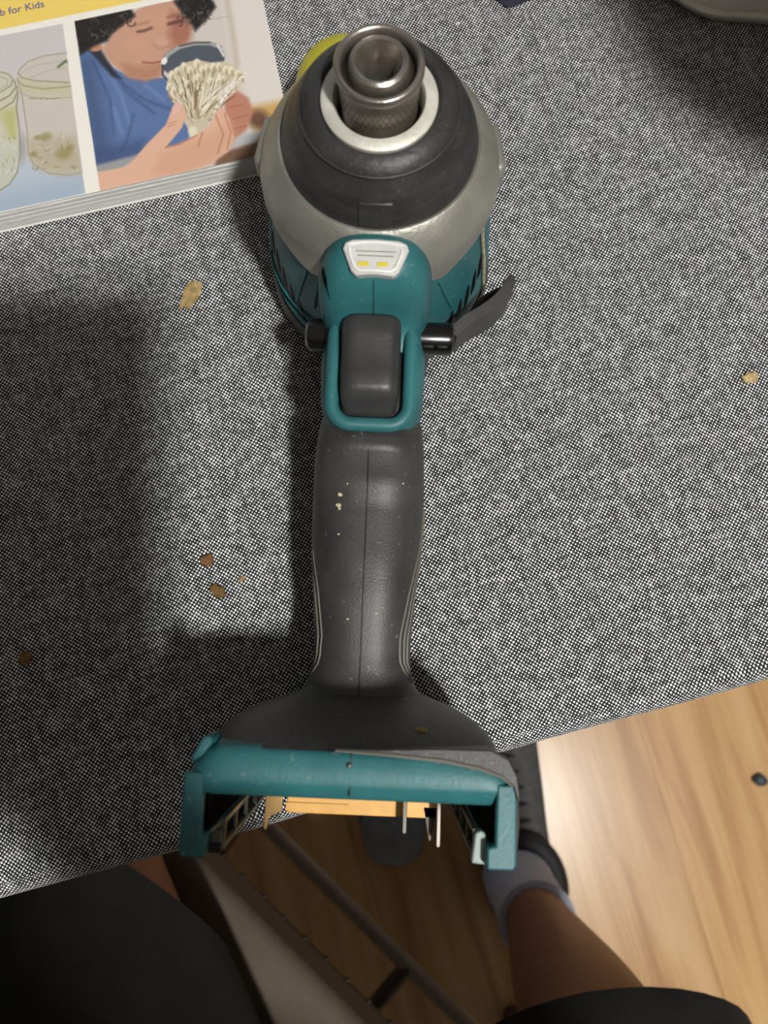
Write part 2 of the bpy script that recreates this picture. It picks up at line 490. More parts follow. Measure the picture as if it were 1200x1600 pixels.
# --- neck with the work light
neck = T().loft_y([(-25, 0, 14.0, 25, 74.0, 2.4), (-27.5, 0, 15.6, 25, 78.6, 2.6), (-29.5, 0, 16.4, 24, 80.8, 2.8), (-31.5, 0, 16.9, 22, 82.0, 3.0), (-35, 0, 17.2, 20, 82.2, 3.2), (-39, 0, 16.9, 20, 81.2, 3.2),
                   (-41.6, 0, 16.4, 18, 79.0, 3.2), (-43.6, 0, 16.0, 17, 75.0, 3.1), (-45.4, 0, 15.7, 17, 69.4, 3.1), (-47, 0, 15.4, 16, 64.0, 3.2), (-49, 0, 16.2, 15, 60.0, 3.6), (-55, 0, 16.4, 14, 57.6, 4.2),
                   (-66, 0, 16.0, 14, 57.2, 4.2), (-71, 0, 15.0, 14, 57.2, 4.0), (-75, 0, 13.6, 15, 57.2, 3.6), (-78, 0, 11.2, 18, 56.0, 3.0), (-79.6, 0, 8.5, 22, 53.0, 2.6)], 64)
neck.build('neck_shell', M_TEAL, tool, angle=60)
# trigger collar: rounded rim around the trigger opening
rim = []
for y in (-45, -50, -56, -62, -68): rim.append((-11.4, y, 58.6))
for k in range(0, 9):
    a = math.pi * k / 16
    rim.append((-11.4 + 6.0 * (1 - math.cos(a)), -70.6 - 6.4 * math.sin(a), 58.6))
rim += [(-3.0, -77.0, 58.6), (0, -77.0, 58.6)]
rim = rim + [(-x, y, z) for x, y, z in reversed(rim[:-1])]
T().tube(rim, [1.0] + [2.15] * (len(rim) - 2) + [1.0], 16).build('trigger_collar', M_TEAL, tool)
T().box(-9.8, 9.8, -75.5, -46, 54, 57.9).build('trigger_opening', M_DARK, tool, bevel=0.002)
# trigger
T().loft_y([(-45.6, -0.4, 7.4, 50, 64.0, 3.6), (-46.4, -0.4, 8.3, 49, 67.2, 3.8), (-48, -0.4, 8.7, 49, 68.4, 4.2), (-53, -0.4, 8.7, 49, 67.6, 4.4), (-58, -0.4, 8.6, 49, 66.9, 4.4), (-63, -0.4, 8.6, 49, 66.6, 4.4),
            (-67.2, -0.4, 8.5, 49, 66.8, 4.4), (-69.2, -0.4, 8.4, 49, 66.0, 4.2), (-71.2, -0.4, 8.2, 49, 63.2, 4.0), (-73.6, -0.4, 7.6, 49, 60.2, 3.6), (-74.6, -0.4, 6.4, 50, 58.6, 3.2)], 64).build('trigger', M_TRIG, tool, angle=60)
# work light
lens_pts = [(-9.6, -25.6), (-7.2, -24.6), (0, -24.2), (7.2, -24.6), (9.6, -25.6), (10.2, -27.6), (7.4, -34.6), (5.8, -36.0), (0, -35.4), (-5.8, -36.0), (-7.4, -34.6), (-10.2, -27.6)]
ML = Matrix.Translation((0.4, -36.9, 82.0)) @ Matrix.Rotation(math.radians(5), 4, 'X') @ Matrix.Scale(0.88, 4) @ Matrix.Translation((0, 30, 0))
wl = T().prism(lens_pts, -3, 0.55, ML).build('work_light', M_LENS, tool, bevel=0.0005)
fr = T()
fr.tube([ML @ Vector((x, y, 0.7)) for x, y in ((-8.2, -27.6), (-7.9, -29.6), (-6.3, -33.6), (-4.8, -34.7), (0, -34.5), (4.8, -34.7), (6.3, -33.6), (7.9, -29.6), (8.2, -27.6))], 0.48, 8)
fr.tube([ML @ Vector((x, y, 0.6)) for x, y in ((-8.6, -26.4), (-4, -25.6), (0, -25.4), (4, -25.6), (8.6, -26.4))], 0.45, 8)
fr.build('light_frame', M_LENSW, wl)
for x in (-3.7, 2.2):
    T().box(x - 1.7, x + 1.7, -33.2, -31.6, 0.4, 0.8, ML).build('led_chip', M_LED, wl, bevel=0.0003)
for y, w in ((-28.4, 6.2), (-29.8, 5.6)):
    T().box(-w, w, y - 0.14, y + 0.14, 0.45, 0.68, ML).build('lens_line', M_SILVER, wl)
T().tube([(0, -42.0, 78.5), (0, -43.6, 75.0), (0, -45.4, 69.4), (0, -47, 64.0)], 0.13, 6).build('neck_seam', M_DARK, tool)
# teardrop recess on the neck's left cheek
NS = [(-35, 17.2, 20, 82.2, 3.2), (-39, 16.9, 20, 81.2, 3.2), (-41.6, 16.4, 18, 79.0, 3.2), (-43.6, 16.0, 17, 75.0, 3.1), (-45.4, 15.7, 17, 69.4, 3.1)]
def nsurf(y, th, out=0.0):
    ys = [q[0] for q in NS][::-1]; w, zb, zt, e = [float(np.interp(y, ys, [q[k] for q in NS][::-1])) for k in (1, 2, 3, 4)]
    c, sn = math.cos(math.radians(th)), math.sin(math.radians(th))
    return ((w + out) * math.copysign(abs(c) ** (2 / e), c), y, (zb + zt) / 2 + ((zt - zb) / 2 + out) * abs(sn) ** (2 / e))
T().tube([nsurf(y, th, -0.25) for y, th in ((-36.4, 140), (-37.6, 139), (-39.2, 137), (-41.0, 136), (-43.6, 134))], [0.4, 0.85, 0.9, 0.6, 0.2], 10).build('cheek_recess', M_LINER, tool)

# --- direction switch through the neck
sw = T().tube([(10, -46.2, 50), (22.6, -46.2, 50), (24.0, -46.2, 50), (24.6, -46.2, 50)], [5.0, 5.0, 4.6, 3.6], 28).build('direction_switch', M_GLOSS, tool)
T().box(15.0, 18.4, -50.4, -48.2, 47, 53.6).build('switch_notch', M_DARK, sw, bevel=0.0003)
T().box(19.4, 22.6, -50.4, -48.2, 47, 53.6).build('switch_notch', M_DARK, sw, bevel=0.0003)
T().tube([(-10, -46.6, 50), (-18.6, -46.6, 50), (-20.2, -46.6, 50), (-21.2, -46.6, 50)], [5.2, 5.2, 4.6, 2.8], 28).build('switch_button', M_GLOSS, tool)

# --- vents and mouldings on the housing's sides
def on_housing(ph, z, out=0.0):
    r = float(np.interp(z, [14, 18, 30, 44, 55, 66], [38.6, 38.8, 37.6, 36.2, 34.6, 33.6])) + out
    return (r * math.sin(math.radians(ph)), -r * math.cos(math.radians(ph)), z)
for ph, z in ((-70, 48), (-63, 44), (-56, 40), (-49, 36), (-42, 32), (40, 30), (46, 33), (52, 37), (58, 41), (64, 45)):
    sg = 1 if ph > 0 else -1
    T().tube([on_housing(ph + sg * 3 * k / 4, z - 13 + 13 * k / 4, -0.35) for k in range(5)], [0.5, 1.0, 1.1, 1.0, 0.5], 8).build('vent_slot', M_DARK, tool)
for ph0, ph1, z0, z1 in ((-38, -47, 56, 30), (-30, -34, 58, 36), (-76, -82, 52, 22), (34, 42, 54, 34)):
    pts = []
    for k in range(7):
        t = math.radians(ph0 + (ph1 - ph0) * k / 6); z = z0 + (z1 - z0) * k / 6
        r = float(np.interp(z, [14, 18, 30, 44, 55, 66], [38.6, 38.8, 37.6, 36.2, 34.6, 33.6]))
        pts.append((r * math.sin(t), -r * math.cos(t), z))
    T().tube(pts, 0.75, 8).build('housing_rib', M_TEAL, tool)
# frayed label edge on the right side
pts = []
for k in range(12):
    z = 60 - k * 4.6; r = float(np.interp(z, [8, 14, 18, 30, 44, 55, 66], [40, 38.7, 38.9, 37.7, 36.3, 34.7, 33.8])) + 0.5
    t = math.radians(66 + 0.6 * k)
    pts.append((r * math.sin(t), -r * math.cos(t), z))
T().tube(pts, [0.55 + 0.12 * rnd.random() for _ in pts], 6).build('label_edge', M_CREAM, tool)

# --- belt hook
hp = smooth_path([(25.5, -38, 0), (30, -33.5, 0), (36, -29.5, 0), (40, -26.0, 0), (43.0, -22.0, 0), (44.0, -19.0, 0), (42.8, -17.8, 0)], 5)
R = []
for i, p in enumerate(hp):
    t = (hp[min(i + 1, len(hp) - 1)] - hp[max(i - 1, 0)]).normalized(); nrm = Vector((-t.y, t.x, 0))
    f = i / (len(hp) - 1); h0, h1 = (22 - 3 * f, 36 + 1.5 * math.sin(f * 3.1))
    th = 1.8
    R.append([tuple(p + nrm * th + Vector((0, 0, h0))), tuple(p - nrm * th + Vector((0, 0, h0))), tuple(p - nrm * th + Vector((0, 0, h1))), tuple(p + nrm * th + Vector((0, 0, h1)))])
hook = T().rings(R).build('belt_hook', M_HOOK, tool, bevel=0.0006)
hp2 = smooth_path([(31, -30.5, 0), (34.5, -24.0, 0), (38, -20.8, 0), (42.8, -18.2, 0)], 5)
R = []
for i, p in enumerate(hp2):
    t = (hp2[min(i + 1, len(hp2) - 1)] - hp2[max(i - 1, 0)]).normalized(); nrm = Vector((-t.y, t.x, 0))
    R.append([tuple(p + nrm * s + Vector((0, 0, z))) for s, z in ((0.8, 16), (-0.8, 16), (-0.8, 30), (0.8, 30))])
T().rings(R).build('hook_return', M_DARK, hook, bevel=0.0004)
T().box(24, 29, -37, -32, 16, 26).build('hook_mount', M_DARK, hook, bevel=0.0012)

# --- handle
HS = [(-22, 0, 20, 2, 24, 2.6), (-38, 0, 19, 2, 26, 2.6), (-52, 0, 16.5, 3, 30, 2.6), (-60, 0, 15.0, 4, 38, 2.6), (-66, 0, 15.6, 5, 46, 2.7), (-72, 0, 16.8, 5, 52.5, 2.8), (-79, 0, 17.2, 6, 56.4, 2.9), (-83, 0, 17.4, 6, 56.6, 2.9),
      (-87, 0, 17.6, 6, 54.2, 2.8), (-92, 0, 17.9, 6, 50.6, 2.7), (-98, 0, 18.0, 6, 48.6, 2.6), (-106, 0, 17.8, 7, 48.4, 2.6), (-116, 0, 17.0, 7, 48.4, 2.6), (-126, 0, 16.2, 7, 47.4, 2.6),
      (-136, 0, 15.5, 6, 45.8, 2.6), (-144, 0, 15.2, 6, 44.6, 2.6), (-149, 0, 15.8, 5, 44.4, 2.7), (-153, 0, 17.4, 5, 45.0, 2.8), (-157, 0, 20.2, 4, 46.4, 3.0), (-160, 0, 23, 4, 48.0, 3.0)]
HSS = []
for i in range(len(HS) - 1):
    for k in range(3):
        t = k / 3; HSS.append(tuple(a + (b - a) * t for a, b in zip(HS[i], HS[i + 1])))
HSS.append(HS[-1])
grip = T().loft_y(HSS, 64).build('handle_grip', M_BLACK, tool, angle=70)
def hsurf(y, th):
    ys = [s[0] for s in HS][::-1]
    w = np.interp(y, ys, [s[2] for s in HS][::-1]); zb = np.interp(y, ys, [s[3] for s in HS][::-1])
    zt = np.interp(y, ys, [s[4] for s in HS][::-1]); e = np.interp(y, ys, [s[5] for s in HS][::-1])
    c, s = math.cos(math.radians(th)), math.sin(math.radians(th))
    return (w * math.copysign(abs(c) ** (2 / e), c), y, (zb + zt) / 2 + (zt - zb) / 2 * abs(s) ** (2 / e))
ys = [-81 - 3.0 * k for k in range(26)]
T().tube([hsurf(y, 90) for y in ys], 0.22, 6).build('grip_seam', M_DARK, grip)
for j in range(3):
    th = np.interp([-97 - 2 * k for k in range(28)], [-152, -146, -138, -124, -110, -97], [18, 44, 47, 36, 20, 12])
    pts = [hsurf(-97 - 2 * k - 0.01, max(4, th[k] - 9 * j)) for k in range(28)]
    T().tube(pts, 0.36, 6).build('grip_ridge', M_RIDGE, grip)  # ridge shape with its lit edge painted in by the pale tint
for j in range(2):
    th = np.interp([-112 - 2 * k for k in range(20)], [-151, -146, -138, -124, -112], [160, 141, 136, 144, 158])
    pts = [hsurf(-112 - 2 * k - 0.01, min(176, th[k] + 9 * j)) for k in range(20)]
    T().tube(pts, 0.36, 6).build('grip_ridge', M_RIDGE, grip)
# specks of dried paint on the grip
for x, y, s in ((-6.8, -96, 0.75), (-7.2, -99.2, 0.9), (-6.9, -100.2, 0.5), (-7.0, -108, 0.35), (-4.5, -93, 0.3), (3.5, -131, 0.4), (-3.5, -133, 0.45), (9.5, -92, 0.35)):
    th = 90 - math.degrees(math.asin(max(-1, min(1, x / 17.5)))) * 0.9
    p = hsurf(y, th); T().ball((p[0], p[1], p[2]), (s, s * 0.8, s * 0.35), 8, 5, 0.25, int(-y)).build('paint_speck', M_CREAM, grip)

# --- battery foot
T().loft_y([(-153.5, 0, 15, 4, 42, 3), (-155.4, 0, 20, 4, 47, 3), (-157.2, 0, 25.5, 4, 53, 3.2), (-158.8, 0, 30.0, 4, 60, 3.4), (-160.8, 0, 33.8, 4, 67, 3.6), (-163.2, 0, 36.8, 4, 74.0, 3.8), (-165.6, 0, 38.4, 4, 79.0, 4.0), (-166.4, 0, 38.2, 4, 80.4, 4.2)], 80).build('foot_cover', M_BLACK, tool, angle=60)
foot = T().loft_y([(-165.4, 0, 36.4, 4, 77.6, 9), (-166.4, 0, 37.2, 4, 79.4, 10), (-168.0, 0, 38.4, 4, 80.2, 12), (-171.0, 0, 39.8, 4, 80.6, 14), (-173.8, 0, 40.4, 4, 80.5, 16), (-174.8, 0, 40.4, 4, 80.1, 16), (-177.4, 0, 40.4, 4, 77.8, 16), (-178.0, 0, 40.2, 4, 76.8, 16)], 128).build('battery_foot', M_TEAL, tool, angle=40)
T().tube([(37.0, -165.6, 74.5), (38.9, -169.5, 76.5), (40.6, -174, 77.0), (40.9, -182, 77.0), (40.5, -191, 76.5)], [0.5, 0.7, 0.75, 0.7, 0.5], 8).build('foot_edge_trim', M_BLACK, foot)
wing = [(-6, -165.6), (6, -165.4), (20, -164.6), (34, -164.4), (38.2, -166.4), (40.4, -170.5), (41.0, -176), (40.4, -176), (39.4, -172.6), (36.6, -170.4), (31, -168.6), (22, -167.2), (10, -166.4)]
T().prism(wing, 72, 81.3).build('foot_cover_wing', M_BLACK, foot, bevel=0.0007)
T().tube([(-4, -166.0, 81.1), (10, -166.5, 81.4), (22, -167.3, 81.4), (31, -168.7, 81.4), (36.6, -170.5, 81.4), (39.4, -172.8, 81.0)], [0.25, 0.45, 0.5, 0.5, 0.45, 0.25], 8).build('foot_edge_trim', M_RIDGE, foot)
T().prism([(-36.4, -164.0), (-34.6, -163.6), (-33.8, -165.0), (-36.4, -168.6), (-38.8, -170.2), (-38.8, -168.6)], 70, 81.0).build('foot_tab', M_TEAL, foot, bevel=0.0006)
for s in (-1, 1):
    y1 = -192.0
    T().prism([(s * 35.6, -172.5), (s * 40.4, -172.5), (s * 40.4, y1 + 1), (s * 39.6, y1), (s * 33.4 if s > 0 else s * 34.0, y1), (s * 33.4 if s > 0 else s * 34.0, y1 + 5), (s * 35.4, y1 + 5.4)], 6, 80.4).build('slide_arm', M_TEAL, foot, bevel=0.0005)
    lin_ = T(); lin_.box(min(s * 34.6, s * 35.5), max(s * 34.6, s * 35.5), -191.4, -177.5, 6, 77).build('arm_liner', M_LINER, foot)
    rl = T()
    for y in (-184.6, -190.6):
        rl.box(min(s * 30.6, s * 31.6), max(s * 30.6, s * 31.6), y - 0.6, y + 0.6, 8, 75)
    for z in (10, 26, 42, 58, 73):
        rl.box(min(s * 30.7, s * 31.5), max(s * 30.7, s * 31.5), -190.6, -184.6, z - 0.7, z + 0.7)
    rl.build('slide_rail', mat('rail_plastic' + ('_a' if s < 0 else '_b'), (92, 90, 82), 0.5, var=0.3, scale=200), foot)
    T().box(min(s * 31.2, s * 34.8), max(s * 31.2, s * 34.8), -191.8, -189.6, 8, 76).build('rail_floor', M_DARK, foot)
# worn lip at the front of the right rail
T().prism([(30.2, -191.6), (36.0, -192.0), (35.0, -190.4), (33.8, -188.0), (33.4, -184.6), (32.4, -184.0), (31.0, -184.6)], 73, 76.4).build('rail_tip', M_PALETEAL, foot, bevel=0.0004)
T().prism([(-30.6, -191.6), (-34.4, -192.0), (-34.0, -188.0), (-33.0, -186.6), (-31.4, -186.8)], 73, 75.4).build('rail_tip', mat('rail_tip_shaded', (86, 90, 80), 0.5, var=0.2), foot, bevel=0.0004)  # left tip: shade of this side painted in as a darker tint
# terminal block seen through the slot
tb = T().box(-19.5, 24.0, -189.0, -177, 36, 41).build('terminal_block', M_TAN, foot, bevel=0.0004)
T().box(-19.8, -1.6, -188.4, -186, 41, 41.3).build('terminal_step', M_TAN, tb, bevel=0.0003)
T().prism([(-25.8, -179), (-20.4, -179), (-20.8, -188.6), (-24.2, -190.2), (-25.0, -194.0), (-25.8, -193.6)], 40, 41.6).build('contact_blade', M_BRASS, tb, bevel=0.0003)
for x, y in ((14.6, -192.4), (24.2, -195.6)):
    T().prism([(x - 0.6, -178), (x + 0.6, -178), (x + 0.6, y + 0.6), (x, y), (x - 0.6, y + 0.6)], 40, 47).build('contact_blade', M_CHROME, tb, bevel=0.0002)
T().prism([(20.2, -186), (24, -186), (22.4, -195.0), (22.0, -195.0)], 38, 41).build('contact_guard', M_STEEL_D, tb)
# mould mark on the foot
T().ball((-0.6, -169.4, 80.3), (0.8, 0.8, 0.25), 10, 6).build('paint_speck', M_STEEL_D, foot)
T().ball((17.5, -161.6, 69.4), (1.6, 0.8, 0.5), 10, 6, 0.2, 4).build('paint_speck', mat('yellow_smear', (140, 124, 66), 0.6, var=0.3), foot)
T().box(-0.1, 0.1, -177.0, -166.9, 79.0, 80.42).build('foot_seam', M_DARK, foot)

# ================================================================== BOOK
BA = math.radians(13.86)
BT = 0.0120
BC = Vector((-0.03405, 0.1867, TZ))     # bottom right corner of the book on the cloth
book = empty('kids_activity_book', (BC.x, BC.y, TZ), BA)
tag(book, 'paperback activity book for kids with photo cover and yellow title band', 'book')
BW, BH = 0.216, 0.216
M_PAGE = mat('page_edges', (232, 231, 228), 0.85, var=0.12, scale=60, stretch=(1, 1, 40), col2=(204, 203, 199))
M_COVERB = mat('cover_board', (238, 236, 230), 0.5, var=0.03)
SH = 0.034   # the right edge leans slightly (worn, unsquare trim)
g = random.Random(11)
for k in range(9):
    z0 = 0.0009 + k * 0.0115 / 9.6; z1 = z0 + 0.0115 / 9.6 - 0.00006
    dx, dy = g.uniform(0.0001, 0.0006), g.uniform(0.0001, 0.0006)
    MB().add([(-BW, dy, z0), (-dx, dy, z0), (-dx + SH * BH, BH - dy, z0), (-BW + SH * BH, BH - dy, z0), (-BW, dy, z1), (-dx, dy, z1), (-dx + SH * BH, BH - dy, z1), (-BW + SH * BH, BH - dy, z1)],
             [(0, 3, 2, 1), (4, 5, 6, 7), (0, 1, 5, 4), (1, 2, 6, 5), (2, 3, 7, 6), (3, 0, 4, 7)]).build('page_section', M_PAGE, book, smooth=False)
MB().prism([(-BW - 0.0005, 0), (0, 0), (SH * BH, BH), (-BW + SH * BH - 0.0005, BH)], 0.0003, 0.0008).build('back_cover', M_COVERB, book, smooth=False)
MB().prism([(-BW - 0.0008, 0), (-BW - 0.0002, 0), (-BW + SH * BH - 0.0002, BH), (-BW + SH * BH - 0.0008, BH)], 0.0003, BT).build('spine', M_COVERB, book, smooth=False)

def make_cover():
    """front cover: a fine grid whose colour attribute carries the printed picture"""
    xs = np.concatenate([np.linspace(-BW, -0.128, 40, endpoint=False), np.linspace(-0.128, 0.0, 380)])
    ys = np.concatenate([np.linspace(0.0, 0.104, 310, endpoint=False), np.linspace(0.104, BH, 60)])
    X, Y = np.meshgrid(xs, ys)
    XS = X + SH * Y
    # cover plane -> print units (a plane homography; 1 unit is about 0.25 mm)
    ca, sa = math.cos(BA), math.sin(BA)
    wx = BC.x + XS * ca - Y * sa; wy = BC.y + XS * sa + Y * ca
    al = math.radians(10); h = CAMH - BT
    dep = wy * math.sin(al) + h * math.cos(al)
    PX = 600 + 1200 * wx / dep; PY = 800 - 1200 * (wy * math.cos(al) - h * math.sin(al)) / dep
    img = np.zeros(PX.shape + (3,)); img[:] = (244, 241, 232)
    def D(pts): return [(100 + x * 0.3, y * 0.3) for x, y in pts]
    def E(pts): return [(x / 5.929, 80 + y / 5.929) for x, y in pts]
    def blend(m, col):
        m = np.clip(m, 0, 1)[..., None]
        img[:] = img * (1 - m) + np.array(col, float) * m
    def sdist(pts):
        """signed distance to polygon, negative inside"""
        d = np.full(PX.shape, 1e9); ins = np.zeros(PX.shape, bool); n = len(pts)
        for i in range(n):
            x0, y0 = pts[i]; x1, y1 = pts[(i + 1) % n]
            ex, ey = x1 - x0, y1 - y0
            t = np.clip(((PX - x0) * ex + (PY - y0) * ey) / (ex * ex + ey * ey + 1e-9), 0, 1)
            d = np.minimum(d, np.hypot(PX - x0 - t * ex, PY - y0 - t * ey))
            c = ((y0 > PY) != (y1 > PY)) & (PX < (x1 - x0) * (PY - y0) / ((y1 - y0) if abs(y1 - y0) > 1e-9 else 1e-9) + x0)
            ins ^= c
        return np.where(ins, -d, d)
    def poly(pts, col, soft=1.0, a=1.0, clip=None):
        m = np.clip(0.5 - sdist(pts) / (2 * soft), 0, 1) * a
        if clip is not None: m = m * clip
        blend(m, col)
    def line(pts, w, col, soft=0.8, a=1.0, clip=None):
        d = np.full(PX.shape, 1e9)
        for (x0, y0), (x1, y1) in zip(pts[:-1], pts[1:]):
            ex, ey = x1 - x0, y1 - y0
            t = np.clip(((PX - x0) * ex + (PY - y0) * ey) / (ex * ex + ey * ey + 1e-9), 0, 1)
            d = np.minimum(d, np.hypot(PX - x0 - t * ex, PY - y0 - t * ey))
        m = np.clip((w - d) / soft + 0.5, 0, 1) * a
        if clip is not None: m = m * clip
        blend(m, col)
    def ell(cx, cy, rx, ry, rot, col, soft=0.3, a=1.0, clip=None):
        c, s = math.cos(math.radians(rot)), math.sin(math.radians(rot))
        u = ((PX - cx) * c + (PY - cy) * s) / rx; v = (-(PX - cx) * s + (PY - cy) * c) / ry
        m = np.clip((1 - np.hypot(u, v)) / soft + 0.5, 0, 1) * a
        if clip is not None: m = m * clip
        blend(m, col)
    q = random.Random(5)
    # yellow band (it runs on to the top of the cover)
    poly([(-700, 190), (0, 46), (226, 0), (700, -97), (700, -2000), (-700, -2000)], (244, 214, 112), 0.6)
    # ---- right picture
    RP = [(116, 33), (275, 0), (520, -52), (560, 208), (415, 241), (157, 300)]
    cl = np.clip(0.5 - sdist(RP) / 1.2, 0, 1)
    poly(RP, (212, 203, 197), 0.6)
    poly(D([(800, -200), (1100, -200), (1200, 640), (980, 580), (880, 300)]), (224, 217, 212), 8, 0.9, cl)
    line(D([(840, -60), (880, 180), (900, 330)]), 5, (196, 184, 168), 6, 0.7, cl)
    line(D([(700, 110), (860, 85)]), 1.0, (178, 172, 168), 2, 0.7, cl)
    poly(D([(940, 560), (1160, 520), (1190, 650), (1000, 690)]), (204, 164, 102), 7, 1, cl)
    ell(*D([(1010, 620)])[0], 16, 14, 0, (104, 72, 62), 0.9, 0.9, cl)
    poly(D([(840, 720), (1180, 640), (1190, 720), (860, 790)]), (186, 184, 186), 4, 1, cl)
    poly(D([(800, 800), (1180, 690), (1190, 780), (780, 880)]), (122, 92, 74), 3, 1, cl)
    # shirt
    poly(D([(60, 260), (150, 258), (230, 340), (350, 400), (530, 405), (580, 560), (660, 690), (640, 760), (400, 812), (150, 870)]), (96, 120, 166), 2.0, 1, cl)
    poly(D([(70, 290), (150, 300), (200, 560), (260, 820), (150, 870)]), (74, 92, 128), 12, 0.8, cl)
    poly(D([(150, 780), (420, 720), (420, 820), (150, 880)]), (70, 86, 124), 8, 0.7, cl)
    for pts in ([(230, 330), (330, 480), (470, 590)], [(300, 430), (420, 520), (560, 570)], [(150, 320), (240, 520), (260, 700)], [(360, 600), (330, 720), (300, 790)]):
        line(D(pts), 1.5, (62, 78, 116), 6, 0.65, cl)
    for pts in ([(200, 320), (300, 500), (340, 640)], [(420, 440), (520, 520)], [(260, 560), (300, 690)]):
        line(D(pts), 2, (126, 156, 206), 7, 0.55, cl)
    poly(D([(170, 862), (400, 800), (300, 880), (180, 900)]), (158, 158, 160), 3, 1, cl)
    poly(D([(120, 250), (190, 250), (260, 370), (300, 410), (250, 400)]), (44, 44, 52), 3, 0.9, cl)
    # face
    poly(D([(215, 230), (300, 110), (400, 40), (560, -20), (650, 70), (668, 150), (640, 220), (575, 270), (535, 330), (505, 395), (430, 420), (340, 405), (255, 340), (200, 262)]), (202, 157, 134), 2.2, 1, cl)
    poly(D([(560, 60), (668, 110), (660, 215), (580, 265), (545, 180)]), (164, 104, 88), 8, 0.8, cl)
    poly(D([(300, 330), (430, 350), (520, 330), (500, 400), (420, 424), (330, 405)]), (176, 124, 100), 6, 0.7, cl)
    ell(*D([(380, 230)])[0], 22, 14, 10, (212, 160, 134), 0.9, 0.7, cl)
    ell(*D([(470, 110)])[0], 26, 16, -10, (208, 158, 130), 0.9, 0.6, cl)
    line(D([(385, 165), (420, 160), (455, 145)]), 1.8, (84, 58, 50), 4.0, 0.85, cl)
    line(D([(545, 125), (585, 115), (620, 105)]), 2.2, (78, 52, 48), 5.0, 0.85, cl)
    line(D([(370, 132), (440, 114)]), 1.4, (150, 108, 90), 5, 0.6, cl)
    line(D([(540, 90), (610, 70)]), 1.6, (110, 76, 66), 5, 0.6, cl)
    line(D([(468, 232), (500, 252), (548, 240)]), 1.6, (158, 108, 90), 6, 0.6, cl)
    ell(*D([(505, 220)])[0], 10, 9, 0, (212, 168, 146), 1.0, 0.6, cl)
    line(D([(410, 325), (460, 328), (515, 318)]), 1.2, (150, 84, 74), 2, 0.9, cl)
    line(D([(420, 345), (500, 340)]), 1.6, (192, 126, 108), 3, 0.6, cl)
    ell(*D([(170, 252)])[0], 10, 4.5, -12, (200, 142, 112), 0.5, 1, cl)
    # hair
    poly(D([(40, 100), (340, 30), (372, 84), (318, 120), (258, 168), (225, 215), (150, 246), (80, 290)]), (46, 42, 40), 3, 1, cl)
    poly(D([(545, -30), (750, -40), (792, 36), (748, 96), (684, 164), (655, 110), (600, 50)]), (44, 40, 40), 3, 1, cl)
    for k in range(70):
        if k % 2: x, y = q.uniform(70, 340), q.uniform(60, 230)
        else: x, y = q.uniform(600, 770), q.uniform(-10, 130)
        r = q.uniform(9, 24); a0 = q.uniform(0, 6)
        ok = (k % 2 and y < 300 - 0.75 * x + 40) or (not k % 2)
        if ok: line(D([(x + r * math.cos(a0 + j * 0.7), y + r * math.sin(a0 + j * 0.7)) for j in range(5)]), 0.7, q.choice([(92, 86, 80), (22, 20, 20), (112, 104, 96), (30, 28, 28)]), 1.4, 0.75, cl)
    for x, y in ((290, 120), (330, 100), (350, 118), (250, 150)):
        line(D([(x + 22 * math.cos(j * 0.8), y + 20 * math.sin(j * 0.8)) for j in range(6)]), 1.1, (70, 56, 50), 2, 0.8, cl)
    # magnifier
    ell(*D([(672, 312)])[0], 50, 27, -8, (86, 92, 102), 0.06, 1, cl)
    line(D([(512, 330), (540, 285), (600, 245), (680, 225), (760, 225), (815, 245)]), 3.2, (168, 166, 164), 1.5, 1, cl)
    line(D([(600, 240), (680, 222), (760, 222)]), 1.2, (70, 68, 66), 1.4, 0.9, cl)
    ell(*D([(522, 318)])[0], 4.5, 6, 20, (240, 238, 236), 0.4, 1, cl)
    line(D([(800, 235), (832, 290)]), 2.0, (228, 224, 222), 1.2, 0.9, cl)
    line(D([(514, 340), (514, 390), (540, 420)]), 1.6, (60, 62, 70), 1.4, 0.9, cl)
    # far hand
    poly(D([(835, 520), (900, 470), (960, 510), (985, 580), (950, 680), (885, 725), (840, 640)]), (190, 132, 112), 3, 1, cl)
    for pts in ([(860, 560), (930, 545)], [(880, 620), (960, 600)], [(890, 670), (950, 655)]):
        line(D(pts), 0.8, (160, 102, 86), 2, 0.8, cl)
    # mushroom
    poly(D([(535, 430), (560, 370), (620, 330), (690, 310), (760, 325), (830, 320), (900, 345), (942, 392), (905, 470), (825, 520), (770, 600), (745, 660), (690, 700), (655, 708), (640, 640), (600, 570), (545, 500)]), (206, 194, 168), 1.2, 1, cl)
    tips = [(560, 390), (590, 365), (625, 345), (655, 365), (692, 328), (720, 360), (745, 350), (775, 345), (805, 345), (840, 360), (870, 365), (905, 380), (925, 400), (545, 450), (570, 470), (890, 440), (850, 470), (700, 400), (760, 420), (640, 430), (610, 480), (820, 410)]
    for k in range(150):
        tx, ty = q.choice(tips); tx += q.uniform(-22, 22); ty += q.uniform(-10, 60)
        bx, by = 672 + q.uniform(-14, 40), 640 + q.uniform(-60, 40)
        f = q.uniform(0.25, 0.85); s0 = q.uniform(0, 0.25)
        p0 = (tx + (bx - tx) * s0, ty + (by - ty) * s0); p1 = (tx + (bx - tx) * f, ty + (by - ty) * f)
        mid = ((p0[0] + p1[0]) / 2 + q.uniform(-12, 12), (p0[1] + p1[1]) / 2)
        line(D([p0, mid, p1]), q.uniform(0.4, 1.1), q.choice([(238, 230, 208), (228, 220, 196), (132, 112, 82), (160, 142, 108), (108, 90, 66), (244, 240, 226)]), 1.0, 0.8, cl)
